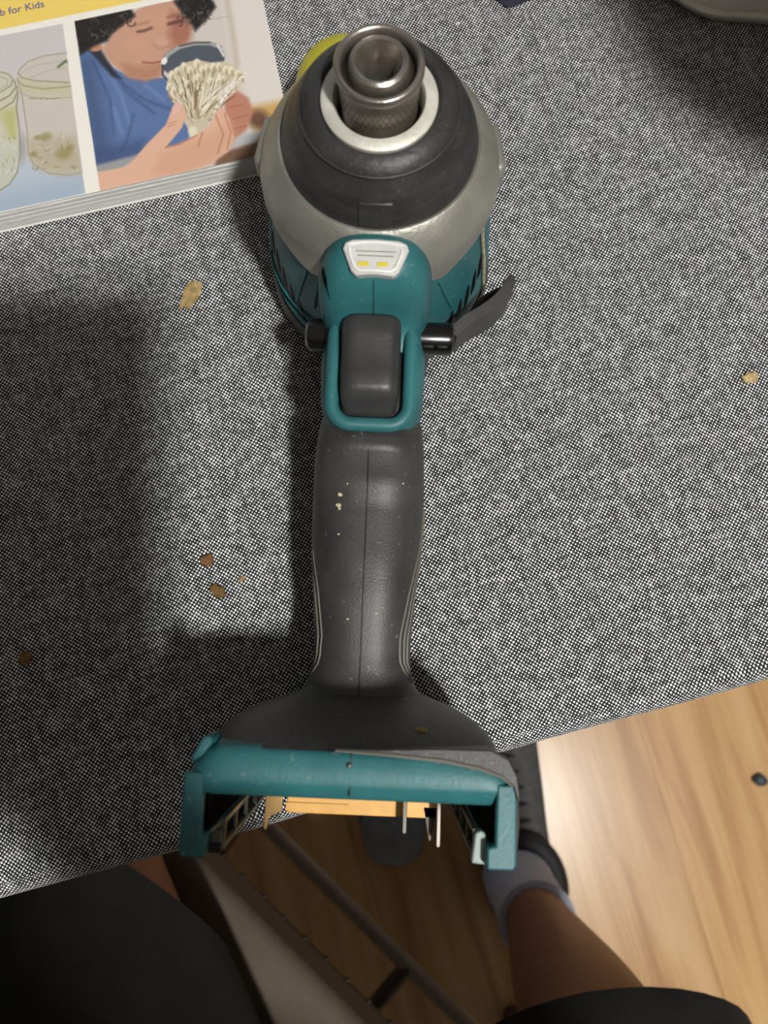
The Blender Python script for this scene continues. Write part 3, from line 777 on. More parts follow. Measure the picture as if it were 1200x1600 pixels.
    for tx, ty in tips:
        ell(*D([(tx, ty)])[0], q.uniform(3.4, 5.2), q.uniform(4.2, 7), q.uniform(-25, 25), (236, 228, 204), 0.5, 0.95, cl)
        ell(*D([(tx + 6, ty + 14)])[0], 2.0, 5.0, q.uniform(-20, 20), (150, 128, 92), 0.9, 0.6, cl)
    for k in range(34):
        u = k / 33.0
        ex, ey = (935 - 180 * u + q.uniform(-10, 10), 385 + 250 * u ** 1.3 + q.uniform(-12, 12))
        ell(*D([(ex, ey)])[0], q.uniform(1.5, 3.4), q.uniform(1.2, 2.4), q.uniform(-60, 30), q.choice([(244, 240, 230), (236, 228, 210), (170, 152, 124), (248, 246, 240)]), 0.6, 0.85, cl)
    poly(D([(800, 470), (880, 420), (915, 430), (860, 480), (800, 520)]), (236, 232, 224), 4, 0.7, cl)
    line(D([(690, 480), (690, 560), (700, 610)]), 2.6, (122, 100, 66), 4, 0.55, cl)
    ell(*D([(670, 685)])[0], 7, 8, 0, (232, 224, 204), 0.6, 0.9, cl)
    # near hand
    poly(D([(160, 900), (330, 868), (430, 752), (530, 650), (565, 560), (595, 532), (625, 550), (636, 600), (615, 665), (530, 768), (590, 752), (690, 705), (760, 650), (790, 580), (825, 552), (862, 620), (886, 715), (855, 790), (770, 850), (560, 925), (160, 1010)]), (226, 181, 156), 1.6, 1, cl)
    poly(D([(500, 800), (700, 720), (870, 640), (880, 740), (770, 850), (560, 925), (460, 900)]), (212, 162, 136), 9, 0.7, cl)
    for pts in ([(790, 600), (830, 700), (800, 800)], [(835, 590), (870, 690), (848, 780)], [(530, 768), (600, 752), (690, 705)], [(720, 690), (700, 760)]):
        line(D(pts), 1.0, (178, 116, 92), 2.6, 0.8, cl)
    ell(*D([(585, 565)])[0], 6, 10, 25, (232, 186, 172), 0.5, 0.9, cl)
    line(D([(545, 645), (585, 632)]), 0.8, (186, 128, 104), 2, 0.8, cl)
    line(D([(540, 660), (580, 650)]), 0.8, (186, 128, 104), 2, 0.8, cl)
    # ---- left picture
    LP = [(-400, 139), (0, 56), (98, 37), (133, 302), (0, 331), (-400, 414)]
    c2 = np.clip(0.5 - sdist(LP) / 1.2, 0, 1)
    poly(LP, (206, 201, 202), 0.6)
    poly([(-400, 330), (0, 245), (140, 215), (140, 420), (-400, 430)], (188, 198, 210), 30, 1, c2)
    poly([(-400, 390), (0, 300), (140, 270), (140, 420), (-400, 430)], (168, 184, 200), 18, 1, c2)
    jar = [(165, 240), (170, 190), (260, 90), (420, 30), (620, 0), (900, 100), (900, 1110), (600, 1150), (420, 1120), (300, 1045), (262, 940), (250, 720), (205, 420), (165, 300)]
    poly(E(jar), (206, 198, 186), 2, 0.75, c2)
    poly(E([(250, 820), (700, 780), (780, 1110), (560, 1150), (340, 1080), (262, 960)]), (182, 172, 146), 8, 0.7, c2)
    poly(E([(170, 250), (400, 300), (660, 290), (680, 420), (300, 400), (190, 380)]), (200, 194, 160), 5, 0.7, c2)
    for pts, w, colr in (([(170, 200), (190, 160), (260, 95), (400, 45), (620, 15)], 0.7, (150, 146, 124)), ([(200, 200), (330, 130), (620, 85)], 0.6, (176, 172, 158)), ([(290, 245), (430, 185), (620, 150)], 0.6, (172, 168, 156)),
                         ([(168, 200), (200, 245), (330, 275), (640, 290)], 0.9, (142, 136, 100)), ([(160, 270), (220, 320), (400, 350), (660, 325)], 0.9, (150, 142, 110)), ([(185, 385), (300, 425), (480, 440), (690, 425)], 0.7, (168, 160, 134)),
                         ([(162, 250), (205, 420), (250, 720), (262, 940), (310, 1050), (450, 1130), (620, 1148), (790, 1120)], 0.9, (160, 154, 126)), ([(300, 1080), (460, 1115), (790, 1085)], 0.7, (190, 184, 160))):
        line(E(pts), w, colr, 1.6, 0.85, c2)
    for k in range(46):
        x, y = q.uniform(300, 720), q.uniform(760, 1090); a0 = q.uniform(0, 6.3); l = q.uniform(12, 46)
        line(E([(x, y), (x + l * math.cos(a0), y + l * math.sin(a0) * 0.6)]), q.uniform(0.4, 1.2), q.choice([(150, 140, 92), (214, 206, 180), (120, 114, 78), (190, 184, 130), (228, 222, 206)]), 1.6, 0.6, c2)
    for x, y, r in ((430, 790, 9), (350, 800, 6), (590, 950, 13), (650, 890, 7), (310, 950, 6)):
        ell(*E([(x, y)])[0], r, r * 0.7, -10, (150, 138, 88), 0.9, 0.65, c2)
    for k in range(9):
        ell(*E([(280 + k * 32, 436 + (k % 2) * 4)])[0], 2.2, 0.9, 0, (126, 118, 96), 0.6, 0.8, c2)
    line(E([(540, 145), (610, 90), (640, 110)]), 2.0, (88, 110, 66), 2, 0.8, c2)
    jl = [(-300, 200), (0, 190), (80, 210), (120, 260), (160, 330), (165, 420), (150, 520), (178, 700), (188, 960), (160, 1120), (90, 1230), (0, 1290), (-300, 1330)]
    poly(E(jl), (206, 204, 178), 2, 0.75, c2)
    poly(E([(-300, 900), (150, 880), (180, 960), (150, 1120), (0, 1280), (-300, 1300)]), (196, 200, 188), 8, 0.7, c2)
    poly(E([(0, 560), (150, 520), (150, 800), (90, 820)]), (188, 186, 112), 6, 0.7, c2)
    for pts, w, colr in (([(0, 192), (80, 212), (118, 260), (100, 320), (0, 380)], 0.9, (136, 132, 104)), ([(0, 235), (70, 262), (70, 310), (0, 350)], 0.7, (166, 162, 146)), ([(130, 270), (150, 330), (90, 410), (0, 460)], 1.0, (130, 124, 90)), ([(165, 370), (120, 470), (0, 545)], 1.0, (140, 134, 92)),
                         ([(160, 330), (165, 420), (152, 520), (178, 700), (188, 960), (160, 1120), (90, 1230), (0, 1290)], 1.0, (136, 136, 116))):
        line(E(pts), w, colr, 1.6, 0.85, c2)
    for k in range(26):
        x, y = q.uniform(0, 165), q.uniform(600, 1150); a0 = q.uniform(0.8, 2.4); l = q.uniform(15, 50)
        line(E([(x, y), (x + l * math.cos(a0), y + l * math.sin(a0))]), q.uniform(0.4, 1.1), q.choice([(150, 148, 110), (226, 226, 214), (196, 190, 120), (120, 120, 100)]), 1.6, 0.6, c2)
    ell(*E([(205, 900)])[0], 5, 22, 0, (150, 140, 138), 1.0, 0.5, c2)

    img2 = np.clip(img / 255.0, 0, 1)
    linc = np.where(img2 <= 0.04045, img2 / 12.92, ((img2 + 0.055) / 1.055) ** 2.4)
    ny, nx = X.shape
    verts = np.stack([XS.ravel(), Y.ravel(), np.full(X.size, BT)], 1)
    idx = np.arange(nx * ny).reshape(ny, nx)
    quads = np.stack([idx[:-1, :-1].ravel(), idx[:-1, 1:].ravel(), idx[1:, 1:].ravel(), idx[1:, :-1].ravel()], 1)
    nv = len(verts)
    # rim and underside give the cover its thickness
    c = [idx[0, 0], idx[0, -1], idx[-1, -1], idx[-1, 0]]
    low = verts[c] - np.array([0, 0, 0.00045])
    verts = np.concatenate([verts, low])
    faces = [tuple(int(i) for i in f) for f in quads] + [(nv + 3, nv + 2, nv + 1, nv)]
    for a, b_ in ((0, 1), (1, 2), (2, 3), (3, 0)):
        faces.append((int(c[a]), nv + a, nv + b_, int(c[b_])))
    me = bpy.data.meshes.new('front_cover'); me.from_pydata(verts.tolist(), [], faces)
    at = me.color_attributes.new('print', 'FLOAT_COLOR', 'POINT')
    buf = np.ones((len(verts), 4), np.float32); buf[:nv, :3] = linc.reshape(-1, 3); buf[nv:, :3] = 0.8
    at.data.foreach_set('color', buf.ravel())
    m = bpy.data.materials.new('printed_cover'); m.use_nodes = True
    N = m.node_tree.nodes; b = N['Principled BSDF']
    a = N.new('ShaderNodeVertexColor'); a.layer_name = 'print'
    m.node_tree.links.new(a.outputs[0], b.inputs['Base Color'])
    b.inputs['Roughness'].default_value = 0.38; b.inputs['Specular IOR Level'].default_value = 0.35
    me.materials.append(m)
    o = bpy.data.objects.new('front_cover', me); COL.objects.link(o); o.parent = book
    return o
cover = make_cover()
tag(cover, 'cover with a child in a blue shirt studying a mushroom through a magnifier, glass jars beside')

def text_mesh(name, body, size, m, parent, loc, rot=0.0, shear=0.0, bold=0.0, ax='LEFT'):
    cu = bpy.data.curves.new(name, 'FONT'); cu.body = body; cu.size = size; cu.align_x = ax
    cu.shear = shear; cu.offset = bold; cu.extrude = 0.00002
    t = bpy.data.objects.new(name + '_tmp', cu); COL.objects.link(t)
    dg = bpy.context.evaluated_depsgraph_get()
    me = bpy.data.meshes.new_from_object(t.evaluated_get(dg))
    bpy.data.objects.remove(t, do_unlink=True)
    o = bpy.data.objects.new(name, me); COL.objects.link(o); me.materials.clear(); me.materials.append(m)
    o.parent = parent; o.location = loc; o.rotation_euler = (0, 0, rot)
    return o
M_INK = mat('violet_grey_ink', (122, 112, 134), 0.5, var=0.2, scale=300, col2=(98, 100, 150))
M_INKD = mat('violet_ink', (86, 74, 112), 0.5, var=0.1)
def text_width(body):
    cu = bpy.data.curves.new('w', 'FONT'); cu.body = body; cu.size = 1.0
    t = bpy.data.objects.new('w', cu); COL.objects.link(t); bpy.context.view_layer.update()
    w = t.dimensions.x; bpy.data.objects.remove(t, do_unlink=True); return w
fs = 0.0173 / text_width('b for Kids')
text_mesh('title_lettering', 'Lab for Kids', fs, M_INK, cover, (-0.0817, 0.0835, BT + 0.00006), 0.0, 0.0, fs * 0.012, 'RIGHT')
MB().tube([(0.0036 * math.cos(a * math.pi / 12), 0.0042 * math.sin(a * math.pi / 12), 0) for a in range(24)], 0.0010, 8, closed=True).build('title_letter_bowl', M_INKD, cover).location = (-0.0955, 0.0948, BT - 0.0009)

# ================================================================== LIME
lime = empty('lime', (-0.0105, 0.1985, TZ))
tag(lime, 'yellow-green lime lying on the cloth behind the chuck', 'fruit')
M_LIME = mat('lime_rind', (200, 192, 34), 0.42, scale=60, col2=(222, 212, 52), bump=0.5, bscale=1400)
LR = []
for k in range(25):
    a = math.pi * k / 24
    r = 0.0208 * math.sin(a) ** 0.92 if 0 < k < 24 else 0.0008
    z = -0.0246 * math.cos(a)
    LR.append((r, z))
lo = MB().lathe(LR, 40, cap0=True, cap1=True).build('rind', M_LIME, lime, angle=80)
lo.rotation_euler = (math.radians(84), 0, math.radians(38)); lo.location = (0, 0, 0.0211)
ln = MB().lathe([(0.0, 0.0), (0.0022, 0.0), (0.0026, 0.0012), (0.0012, 0.0018), (0.0, 0.0014)], 16).build('stem_scar', mat('lime_stem', (120, 112, 48), 0.7), lime)
ln.rotation_euler = (math.radians(84), 0, math.radians(38))
dv = Matrix.Rotation(math.radians(38), 4, 'Z') @ Matrix.Rotation(math.radians(84), 4, 'X') @ Vector((0, 0, 0.0243))
ln.location = (dv.x, dv.y, dv.z + 0.0211)

# ================================================================== CRUMBS
def crumb(name, x, y, rx, ry, rz, h, col, label, seed, cat='crumb', group=None):
    m = mat('crumb_' + str(seed), col, 0.8, scale=500, col2=tuple(int(v * 0.72) for v in col), bump=0.6, bscale=1200)
    g = random.Random(seed); n = 16
    R = []
    prof = [(0.72, 0.0), (1.0, 0.25), (0.93, 0.65), (0.6, 0.92), (0.25, 1.0)]
    jit = [g.uniform(0.72, 1.15) for _ in range(n)]
    for q, z in prof:
        R.append([(rx * q * jit[k] * math.cos(2 * math.pi * k / n), ry * q * jit[k] * math.sin(2 * math.pi * k / n), h * z * g.uniform(0.85, 1.1) if z > 0 else 0) for k in range(n)])
    o = MB().rings(R).build(name, m)
    o.location = (x, y, TZ + 0.0003); o.rotation_euler = (0, 0, rz)
    tag(o, label, cat, group)
def px(x, y, z=0.0):
    """point of the cloth (or of a level z above it) that the photograph shows at x, y"""
    al = math.radians(10); a = (x - 600) / 1200; b = (800 - y) / 1200
    d = (a, b * math.cos(al) + math.sin(al), b * math.sin(al) - math.cos(al)); t = (CAMH - z) / -d[2]
    return a * t, d[1] * t
CR = [(298, 462, .0032, .0068, -0.45, .0010, (196, 168, 112), 'large flat golden bread flake on the cloth below the book'),
      (325, 876, .0028, .0026, 0.5, .0014, (128, 88, 52), 'brown crumb left of the handle, upper of the close pair'),
      (341, 923, .0034, .0022, -0.5, .0014, (124, 92, 48), 'brown oval crumb left of the handle, lower of the close pair'),
      (378, 905, .0012, .0012, 0.3, .0009, (176, 142, 98), 'tiny pale crumb right of the two brown crumbs'),
      (40, 1027, .0026, .0026, 0.1, .0010, (140, 104, 54), 'brown crumb alone near the left edge of the cloth'),
      (1171, 591, .0034, .0024, 0.2, .0012, (206, 180, 128), 'pale bread crumb at the right edge of the cloth'),
      (738, 148, .0011, .0011, 0.0, .0009, (204, 192, 150), 'tiny cream crumb on the cloth beside the chuck'),
      (715, 39, .0010, .0009, 0.0, .0008, (228, 226, 220), 'tiny white lint speck near the top edge of the cloth')]
for i, (x, y, rx, ry, rz, h, col, lab) in enumerate(CR):
    wx, wy = px(x, y)
    crumb('crumb', wx, wy, rx, ry, rz, h, col, lab, 20 + i, 'crumb', 'crumbs on the tablecloth')

# ================================================================== CLOTH BAG (top right) and painted shadow tip
def make_bag():
    root = empty('cloth_bag', (0.2685, 0.3255, TZ))
    tag(root, 'pale grey soft cloth bag standing at the upper right corner', 'bag')
    out = [(0.092, 0.330), (0.108, 0.278), (0.121, 0.2635), (0.133, 0.2565), (0.146, 0.2550), (0.160, 0.2530), (0.178, 0.246), (0.194, 0.222), (0.203, 0.180), (0.212, 0.130), (0.232, 0.106), (0.270, 0.100),
           (0.340, 0.118), (0.400, 0.150), (0.430, 0.230), (0.420, 0.340), (0.370, 0.430), (0.270, 0.470), (0.170, 0.450), (0.110, 0.400)]
    P = smooth_path([(x - 0.27, y - 0.33, 0) for x, y in out + out[:1]], 4)[:-1]
    g = random.Random(2); R = []
    for z, s in ((0.0, 0.985), (0.004, 1.0), (0.02, 1.012), (0.06, 1.015), (0.12, 1.01), (0.18, 1.0), (0.24, 0.98), (0.285, 0.93), (0.31, 0.80), (0.322, 0.55), (0.326, 0.25)):
        f = (z / 0.3) ** 2.6      # unseen top leans forward, shaped to shade the cloth in front
        R.append([(p.x * s - 0.046 * f + 0.003 * math.sin(9 * z * 20 + k * 0.7) * (z > 0.01), p.y * s - 0.058 * f + 0.003 * math.cos(7 * z * 20 + k * 0.9) * (z > 0.01), z + 0.0004) for k, p in enumerate(P)])
    mb = MB().rings(R)
    m = mat('grey_canvas', (228, 225, 216), 0.9, var=0.12, scale=30, bump=0.5, bscale=900)
    mb.build('bag_body', m, root, angle=80)
    seam = MB().tube([(p.x * 1.004, p.y * 1.004, 0.006) for p in P], 0.0012, 8, closed=True).build('hem_piping', m, root)
    MB().tube(smooth_path([(-0.10, -0.055, 0.31), (-0.09, -0.055, 0.38), (-0.04, -0.055, 0.41), (0.01, -0.055, 0.38), (0.02, -0.055, 0.31)], 6), 0.006, 10).build('bag_handle', m, root)
make_bag()
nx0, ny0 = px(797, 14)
M_SHADOW = mat('shadow_navy', (40, 42, 54), 0.9, var=0.3, scale=900, bump=0.6, bscale=1500)  # dark tint that paints cast shade
shadow_tip = MB().prism([(-0.001, 0.0), (0.002, 0.0005), (0.012, 0.0055), (0.075, 0.045), (0.03, 0.12), (-0.05, 0.07), (-0.012, 0.008)], 0.0004, 0.0012).build('painted_shadow_tip', M_SHADOW, bevel=0.0004)  # added thin sheet, imitates the tip of a cast shadow
shadow_tip.location = (nx0, ny0, TZ)
tag(shadow_tip, 'thin dark navy sheet painted as a shadow tip at the top edge', 'shadow patch')

# ================================================================== CHAIR
G = Vector((-0.739, 0.674, 0)); W = Vector((-0.674, -0.739, 0))        # chair front, and from its right side to its left
CA = math.atan2(G.y, G.x) - math.pi / 2
chf = Vector((-0.150, -0.1270, 0))          # front right corner of the seat
chc = chf - G * 0.22 + W * 0.22
chair = empty('upholstered_chair', (chc.x, chc.y, 0), CA)
tag(chair, 'brown upholstered dining chair with tacked seat edge under the sitting person', 'chair')
M_SEAT = mat('taupe_upholstery', (84, 73, 62), 0.8, var=0.15, scale=40, bump=0.6, bscale=700)
M_CHW = mat('dark_chair_wood', (66, 52, 40), 0.45, var=0.4, scale=18, stretch=(1, 1, 6))
M_TACK = mat('dark_tack', (26, 20, 15), 0.7)
MB().box(-0.22, 0.22, -0.22, 0.22, 0.405, 0.46).build('seat', M_SEAT, chair, bevel=0.012, seg=4)
MB().box(-0.205, 0.205, -0.205, 0.205, 0.36, 0.404).build('seat_frame', M_CHW, chair, smooth=False, bevel=0.004)
tk = MB().ball((0, 0, 0), (0.0018, 0.0022, 0.0022), 10, 6)
tk0 = None
for side in range(2):
    for k in range(20):
        if tk0 is None: o = tk0 = tk.build('upholstery_tack', M_TACK, chair)
        else: o = tk0.copy(); COL.objects.link(o)
        p = -0.2 + k * 0.0211
        o.location = (0.2205, p, 0.4135) if side == 0 else (p, 0.2205, 0.4135)
        o.rotation_euler = (0, 0, 0 if side == 0 else math.pi / 2)
for sx in (-1, 1):
    MB().tube([(sx * 0.195, 0.195, 0.37), (sx * 0.197, 0.197, 0.2), (sx * 0.2, 0.2, 0.0008)], [0.02, 0.017, 0.013], 16).build('leg', M_CHW, chair)
    MB().tube([(sx * 0.195, -0.25, 0.95), (sx * 0.195, -0.215, 0.7), (sx * 0.195, -0.2, 0.45), (sx * 0.195, -0.2, 0.2), (sx * 0.195, -0.22, 0.0008)], [0.014, 0.017, 0.02, 0.018, 0.014], 16).build('leg', M_CHW, chair)
    MB().tube([(sx * 0.198, 0.198, 0.18), (sx * 0.196, -0.2, 0.18)], 0.0085, 14).build('stretcher', mat('stretcher_wood' + str(sx), (138, 124, 108), 0.5, var=0.2), chair)
MB().tube([(-0.197, -0.037, 0.18), (0.197, -0.037, 0.18)], 0.0085, 14).build('stretcher', M_CHW, chair)
MB().box(-0.19, 0.19, -0.262, -0.236, 0.83, 0.95).build('top_rail', M_CHW, chair, bevel=0.006)
for x in (-0.12, -0.04, 0.04, 0.12):
    MB().tube([(x, -0.2, 0.44), (x, -0.222, 0.65), (x, -0.247, 0.86)], 0.009, 10).build('back_spindle', M_CHW, chair)

# ================================================================== PERSON
person = empty('person', (0.1, -0.55, 0))
tag(person, 'seated person in black shorts with light socks, holding a phone over the table', 'person')
PO = Vector((0.1, -0.55, 0))
M_SKIN = mat('skin', (140, 98, 78), 0.5, var=0.12, scale=25, bump=0.2, bscale=300)
M_SHORT = mat('black_shorts_cloth', (5, 5, 5), 0.95, var=0.3, scale=50, bump=0.4, bscale=900)
M_SHIRT = mat('dark_shirt_cloth', (40, 42, 48), 0.9, var=0.2, scale=40)
M_SOCK = mat('pale_blue_sock', (190, 196, 212), 0.85, var=0.12, scale=200, bump=0.5, bscale=900)
M_SHOE = mat('charcoal_shoe_knit', (70, 70, 70), 0.75, var=0.35, scale=120, bump=0.5, bscale=900)
M_SOLE = mat('black_sole', (28, 28, 29), 0.7, var=0.2)

def skin_mesh(name, joints, bones, m, parent, sub=2):
    """joints: name -> (xyz, radius); bones: pairs"""
    names = list(joints); idx = {k: i for i, k in enumerate(names)}
    me = bpy.data.meshes.new(name)
    me.from_pydata([tuple(Vector(joints[k][0]) - PO) for k in names], [(idx[a], idx[b]) for a, b in bones], [])
    o = bpy.data.objects.new(name, me); COL.objects.link(o)
    o.modifiers.new('skin', 'SKIN')
    for i, k in enumerate(names):
        r = joints[k][1]; r = r if hasattr(r, '__len__') else (r, r)
        me.skin_vertices[0].data[i].radius = r
        me.skin_vertices[0].data[i].use_root = (i == 0)
    s = o.modifiers.new('sub', 'SUBSURF'); s.levels = sub; s.render_levels = sub
    dg = bpy.context.evaluated_depsgraph_get()
    me2 = bpy.data.meshes.new_from_object(o.evaluated_get(dg))
    bpy.data.objects.remove(o, do_unlink=True)
    me2.name = name; me2.shade_smooth(); me2.materials.clear(); me2.materials.append(m)
    o2 = bpy.data.objects.new(name, me2); COL.objects.link(o2); o2.parent = parent
    return o2

J = {'pelvis': ((0.10, -0.56, 0.60), 0.12), 'belly': ((0.09, -0.545, 0.74), 0.115), 'chest': ((0.07, -0.50, 0.92), 0.125), 'upper': ((0.05, -0.46, 1.03), 0.10),
     'neck': ((0.04, -0.42, 1.11), 0.055), 'jaw': ((0.035, -0.375, 1.17), 0.062), 'skull': ((0.03, -0.37, 1.245), 0.085), 'crown': ((0.028, -0.385, 1.31), 0.06),
     'nose': ((0.027, -0.282, 1.205), 0.016),
     'hipR': ((0.18, -0.54, 0.56), 0.09), 'thR': ((0.172, -0.42, 0.545), 0.076), 'kneeR': ((0.142, -0.266, 0.495), 0.060), 'shinR0': ((0.146, -0.264, 0.42), 0.052), 'calfR': ((0.152, -0.276, 0.33), 0.050), 'shinR': ((0.156, -0.274, 0.20), 0.035), 'ankR': ((0.155, -0.268, 0.09), 0.032),
     'hipL': ((0.03, -0.56, 0.56), 0.09), 'thL': ((-0.11, -0.355, 0.55), 0.09), 'kneeL': ((-0.235, -0.12, 0.52), 0.086), 'calfL': ((-0.242, -0.075, 0.36), 0.054), 'shinL': ((-0.20, -0.06, 0.20), 0.038), 'ankL': ((-0.195, -0.05, 0.09), 0.034),
     'shR': ((0.22, -0.50, 1.03), 0.06), 'elR': ((0.30, -0.43, 0.84), 0.044), 'wrR': ((0.075, -0.225, 0.962), 0.030), 'palmR': ((0.022, -0.170, 0.978), (0.034, 0.018)),
     'shL': ((-0.12, -0.44, 1.03), 0.06), 'elL': ((-0.27, -0.28, 0.90), 0.042), 'wrL': ((-0.135, -0.155, 0.965), 0.027), 'palmL': ((-0.095, -0.125, 0.992), (0.022, 0.014))}
B = [('pelvis', 'belly'), ('belly', 'chest'), ('chest', 'upper'), ('upper', 'neck'), ('neck', 'jaw'), ('jaw', 'skull'), ('skull', 'crown'), ('jaw', 'nose'),
     ('pelvis', 'hipR'), ('hipR', 'thR'), ('thR', 'kneeR'), ('kneeR', 'shinR0'), ('shinR0', 'calfR'), ('calfR', 'shinR'), ('shinR', 'ankR'),
     ('pelvis', 'hipL'), ('hipL', 'thL'), ('thL', 'kneeL'), ('kneeL', 'calfL'), ('calfL', 'shinL'), ('shinL', 'ankL'),
     ('upper', 'shR'), ('shR', 'elR'), ('elR', 'wrR'), ('wrR', 'palmR'), ('upper', 'shL'), ('shL', 'elL'), ('elL', 'wrL'), ('wrL', 'palmL')]
# right hand under the phone's lower end, left hand around its long edge
for i in range(4):
    k = 'R%d' % i; ox = -0.036 + i * 0.019; ln_ = (0.030, 0.034, 0.032, 0.026)[i]
    J['f1' + k] = ((0.006 + ox, -0.138, 0.984), 0.0095); J['f2' + k] = ((0.002 + ox, -0.138 + ln_, 0.992), 0.009); J['f3' + k] = ((0.0 + ox, -0.138 + ln_ * 1.6, 0.999), 0.008)
    B += [('palmR', 'f1' + k), ('f1' + k, 'f2' + k), ('f2' + k, 'f3' + k)]
J['t1R'] = ((0.038, -0.140, 1.004), 0.010); J['t2R'] = ((0.022, -0.105, 1.024), 0.009); B += [('palmR', 't1R'), ('t1R', 't2R')]
for i in range(4):
    k = 'L%d' % i; oy = 0.026 - i * 0.017; z = 0.003 * (1.5 - i)
    J['f1' + k] = ((-0.078, -0.112 + oy, 0.988 + z), 0.0085); J['f2' + k] = ((-0.054, -0.108 + oy, 0.990 + z), 0.008); J['f3' + k] = ((-0.034, -0.106 + oy, 0.991 + z), 0.007)
    B += [('palmL', 'f1' + k), ('f1' + k, 'f2' + k), ('f2' + k, 'f3' + k)]
J['t1L'] = ((-0.082, -0.105, 1.016), 0.009); J['t2L'] = ((-0.058, -0.085, 1.032), 0.008); B += [('palmL', 't1L'), ('t1L', 't2L')]
body = skin_mesh('body', J, B, M_SKIN, person)

def part(mb, name, m, **k):
    o = mb.build(name, m, person, **k); o.location = -PO; return o
# face
fx = Vector((0.03, -0.30, 1.215))
for s in (-1, 1):
    e = part(MB().ball((0.03 + s * 0.031, -0.292, 1.245), 0.012, 16, 10), 'eye', mat('eye_white%d' % s, (225, 220, 214), 0.3))
    part(MB().ball((0.03 + s * 0.031, -0.283, 1.240), 0.0055, 12, 8), 'iris', M_DARK)
    part(MB().ball((0.03 + s * 0.085, -0.375, 1.22), (0.012, 0.022, 0.032), 14, 10), 'ear', M_SKIN)
part(MB().tube([(0.008, -0.298, 1.172), (0.028, -0.292, 1.170), (0.05, -0.298, 1.172)], [0.003, 0.006, 0.003], 10), 'lips', mat('lips', (150, 88, 80), 0.5))
part(MB().ball((0.028, -0.40, 1.285), (0.092, 0.10, 0.075), 24, 14, 0.03, 3), 'hair', mat('dark_hair', (34, 26, 20), 0.7, var=0.5, scale=200, stretch=(1, 1, 0.2)))
# shirt
SJ = {'belly': ((0.095, -0.55, 0.66), 0.14), 'b2': ((0.09, -0.545, 0.76), 0.13), 'chest': ((0.07, -0.50, 0.92), 0.142), 'upper': ((0.05, -0.465, 1.03), 0.112), 'shR': ((0.22, -0.50, 1.03), 0.072), 'slR': ((0.265, -0.46, 0.925), 0.062), 'shL': ((-0.12, -0.44, 1.03), 0.072), 'slL': ((-0.205, -0.355, 0.96), 0.06)}
skin_mesh('shirt', SJ, [('belly', 'b2'), ('b2', 'chest'), ('chest', 'upper'), ('upper', 'shR'), ('shR', 'slR'), ('upper', 'shL'), ('shL', 'slL')], M_SHIRT, person)
# shorts: hips plus two open legs
def open_leg(pts, rad, sq=1.0):
    P = smooth_path(pts, 6); n = len(P); rr = np.interp(np.linspace(0, len(pts) - 1, n), range(len(pts)), rad)
    mb = MB(); mb.tube(P, list(rr), 32, cap=False, sx=1.08)
    mb.tube(list(reversed(P)), [r - 0.0035 for r in reversed(rr)], 32, cap=False, sx=1.08)
    return mb
sh = open_leg([(0.185, -0.62, 0.575), (0.178, -0.50, 0.568), (0.160, -0.40, 0.550), (0.140, -0.282, 0.520), (0.136, -0.248, 0.495)], [0.115, 0.106, 0.094, 0.087, 0.085])
o1 = open_leg([(0.04, -0.60, 0.575), (-0.02, -0.50, 0.57), (-0.11, -0.355, 0.556), (-0.195, -0.195, 0.538), (-0.25, -0.090, 0.526)], [0.115, 0.106, 0.094, 0.089, 0.086])
dl = Vector((-0.47, 0.88, 0)); nl = Vector((-0.88, -0.47, 0))      # the left hem hangs askew
o1.v = [tuple(Vector(p) + dl * max(0.0, min(1.0, ((Vector(p) - Vector((-0.11, -0.355, 0))).dot(dl)) / 0.28)) * (1.1 * ((Vector(p) - Vector((-0.25, -0.09, 0))).dot(nl) + 0.9 * (p[2] - 0.53)) - 0.03)) for p in o1.v]
sh.add(o1.v, o1.f)
b1 = MB().ball((0.105, -0.60, 0.60), (0.175, 0.125, 0.125), 28, 16); sh.add(b1.v, b1.f)
part(sh, 'shorts', M_SHORT, angle=80)
# right shoe and sock, left shoe and sock
def shoe(name, heel, ang, parent_m=M_SHOE):
    st = [(-0.006, 0, 0.020, 0.010, 0.052, 2.6), (0.0, 0, 0.030, 0.006, 0.068, 2.8), (0.02, 0, 0.037, 0.006, 0.082, 2.6), (0.06, 0, 0.039, 0.006, 0.084, 2.4), (0.10, 0, 0.041, 0.006, 0.078, 2.3), (0.15, 0, 0.046, 0.006, 0.066, 2.3), (0.20, 0, 0.050, 0.006, 0.056, 2.4), (0.25, 0, 0.045, 0.006, 0.048, 2.4), (0.275, 0, 0.034, 0.008, 0.038, 2.4), (0.287, 0, 0.018, 0.012, 0.028, 2.4)]
    M = Matrix.Translation(heel) @ Matrix.Rotation(ang, 4, 'Z')
    def tr(mb): mb.v = [tuple(M @ Vector(p)) for p in mb.v]; return mb
    u = part(tr(MB().loft_y(st, 36)), 'shoe', M_SHOE, angle=70)
    so = [(y, 0, w + 0.004, 0.0008, 0.018, 4) for y, _, w, a, b, c in st]
    s = tr(MB().loft_y(so, 36)).build('sole', M_SOLE, u, angle=50)
    c = tr(MB().tube([(0.036 * math.cos(a * math.pi / 16), 0.05 + 0.048 * math.sin(a * math.pi / 16), 0.086) for a in range(32)], 0.011, 10, closed=True)).build('shoe_collar', M_SOLE, u)
    for k in range(5):
        y = 0.115 + k * 0.018
        tr(MB().tube([(-0.024, y, 0.066 - k * 0.0035), (0, y + 0.004, 0.080 - k * 0.005), (0.024, y, 0.066 - k * 0.0035)], 0.0028, 8)).build('lace', M_SOLE, u)
    return u
shoe('shoe', (0.172, -0.318, 0), math.radians(9))
shoe('shoe', (-0.195, -0.095, 0), math.radians(6))
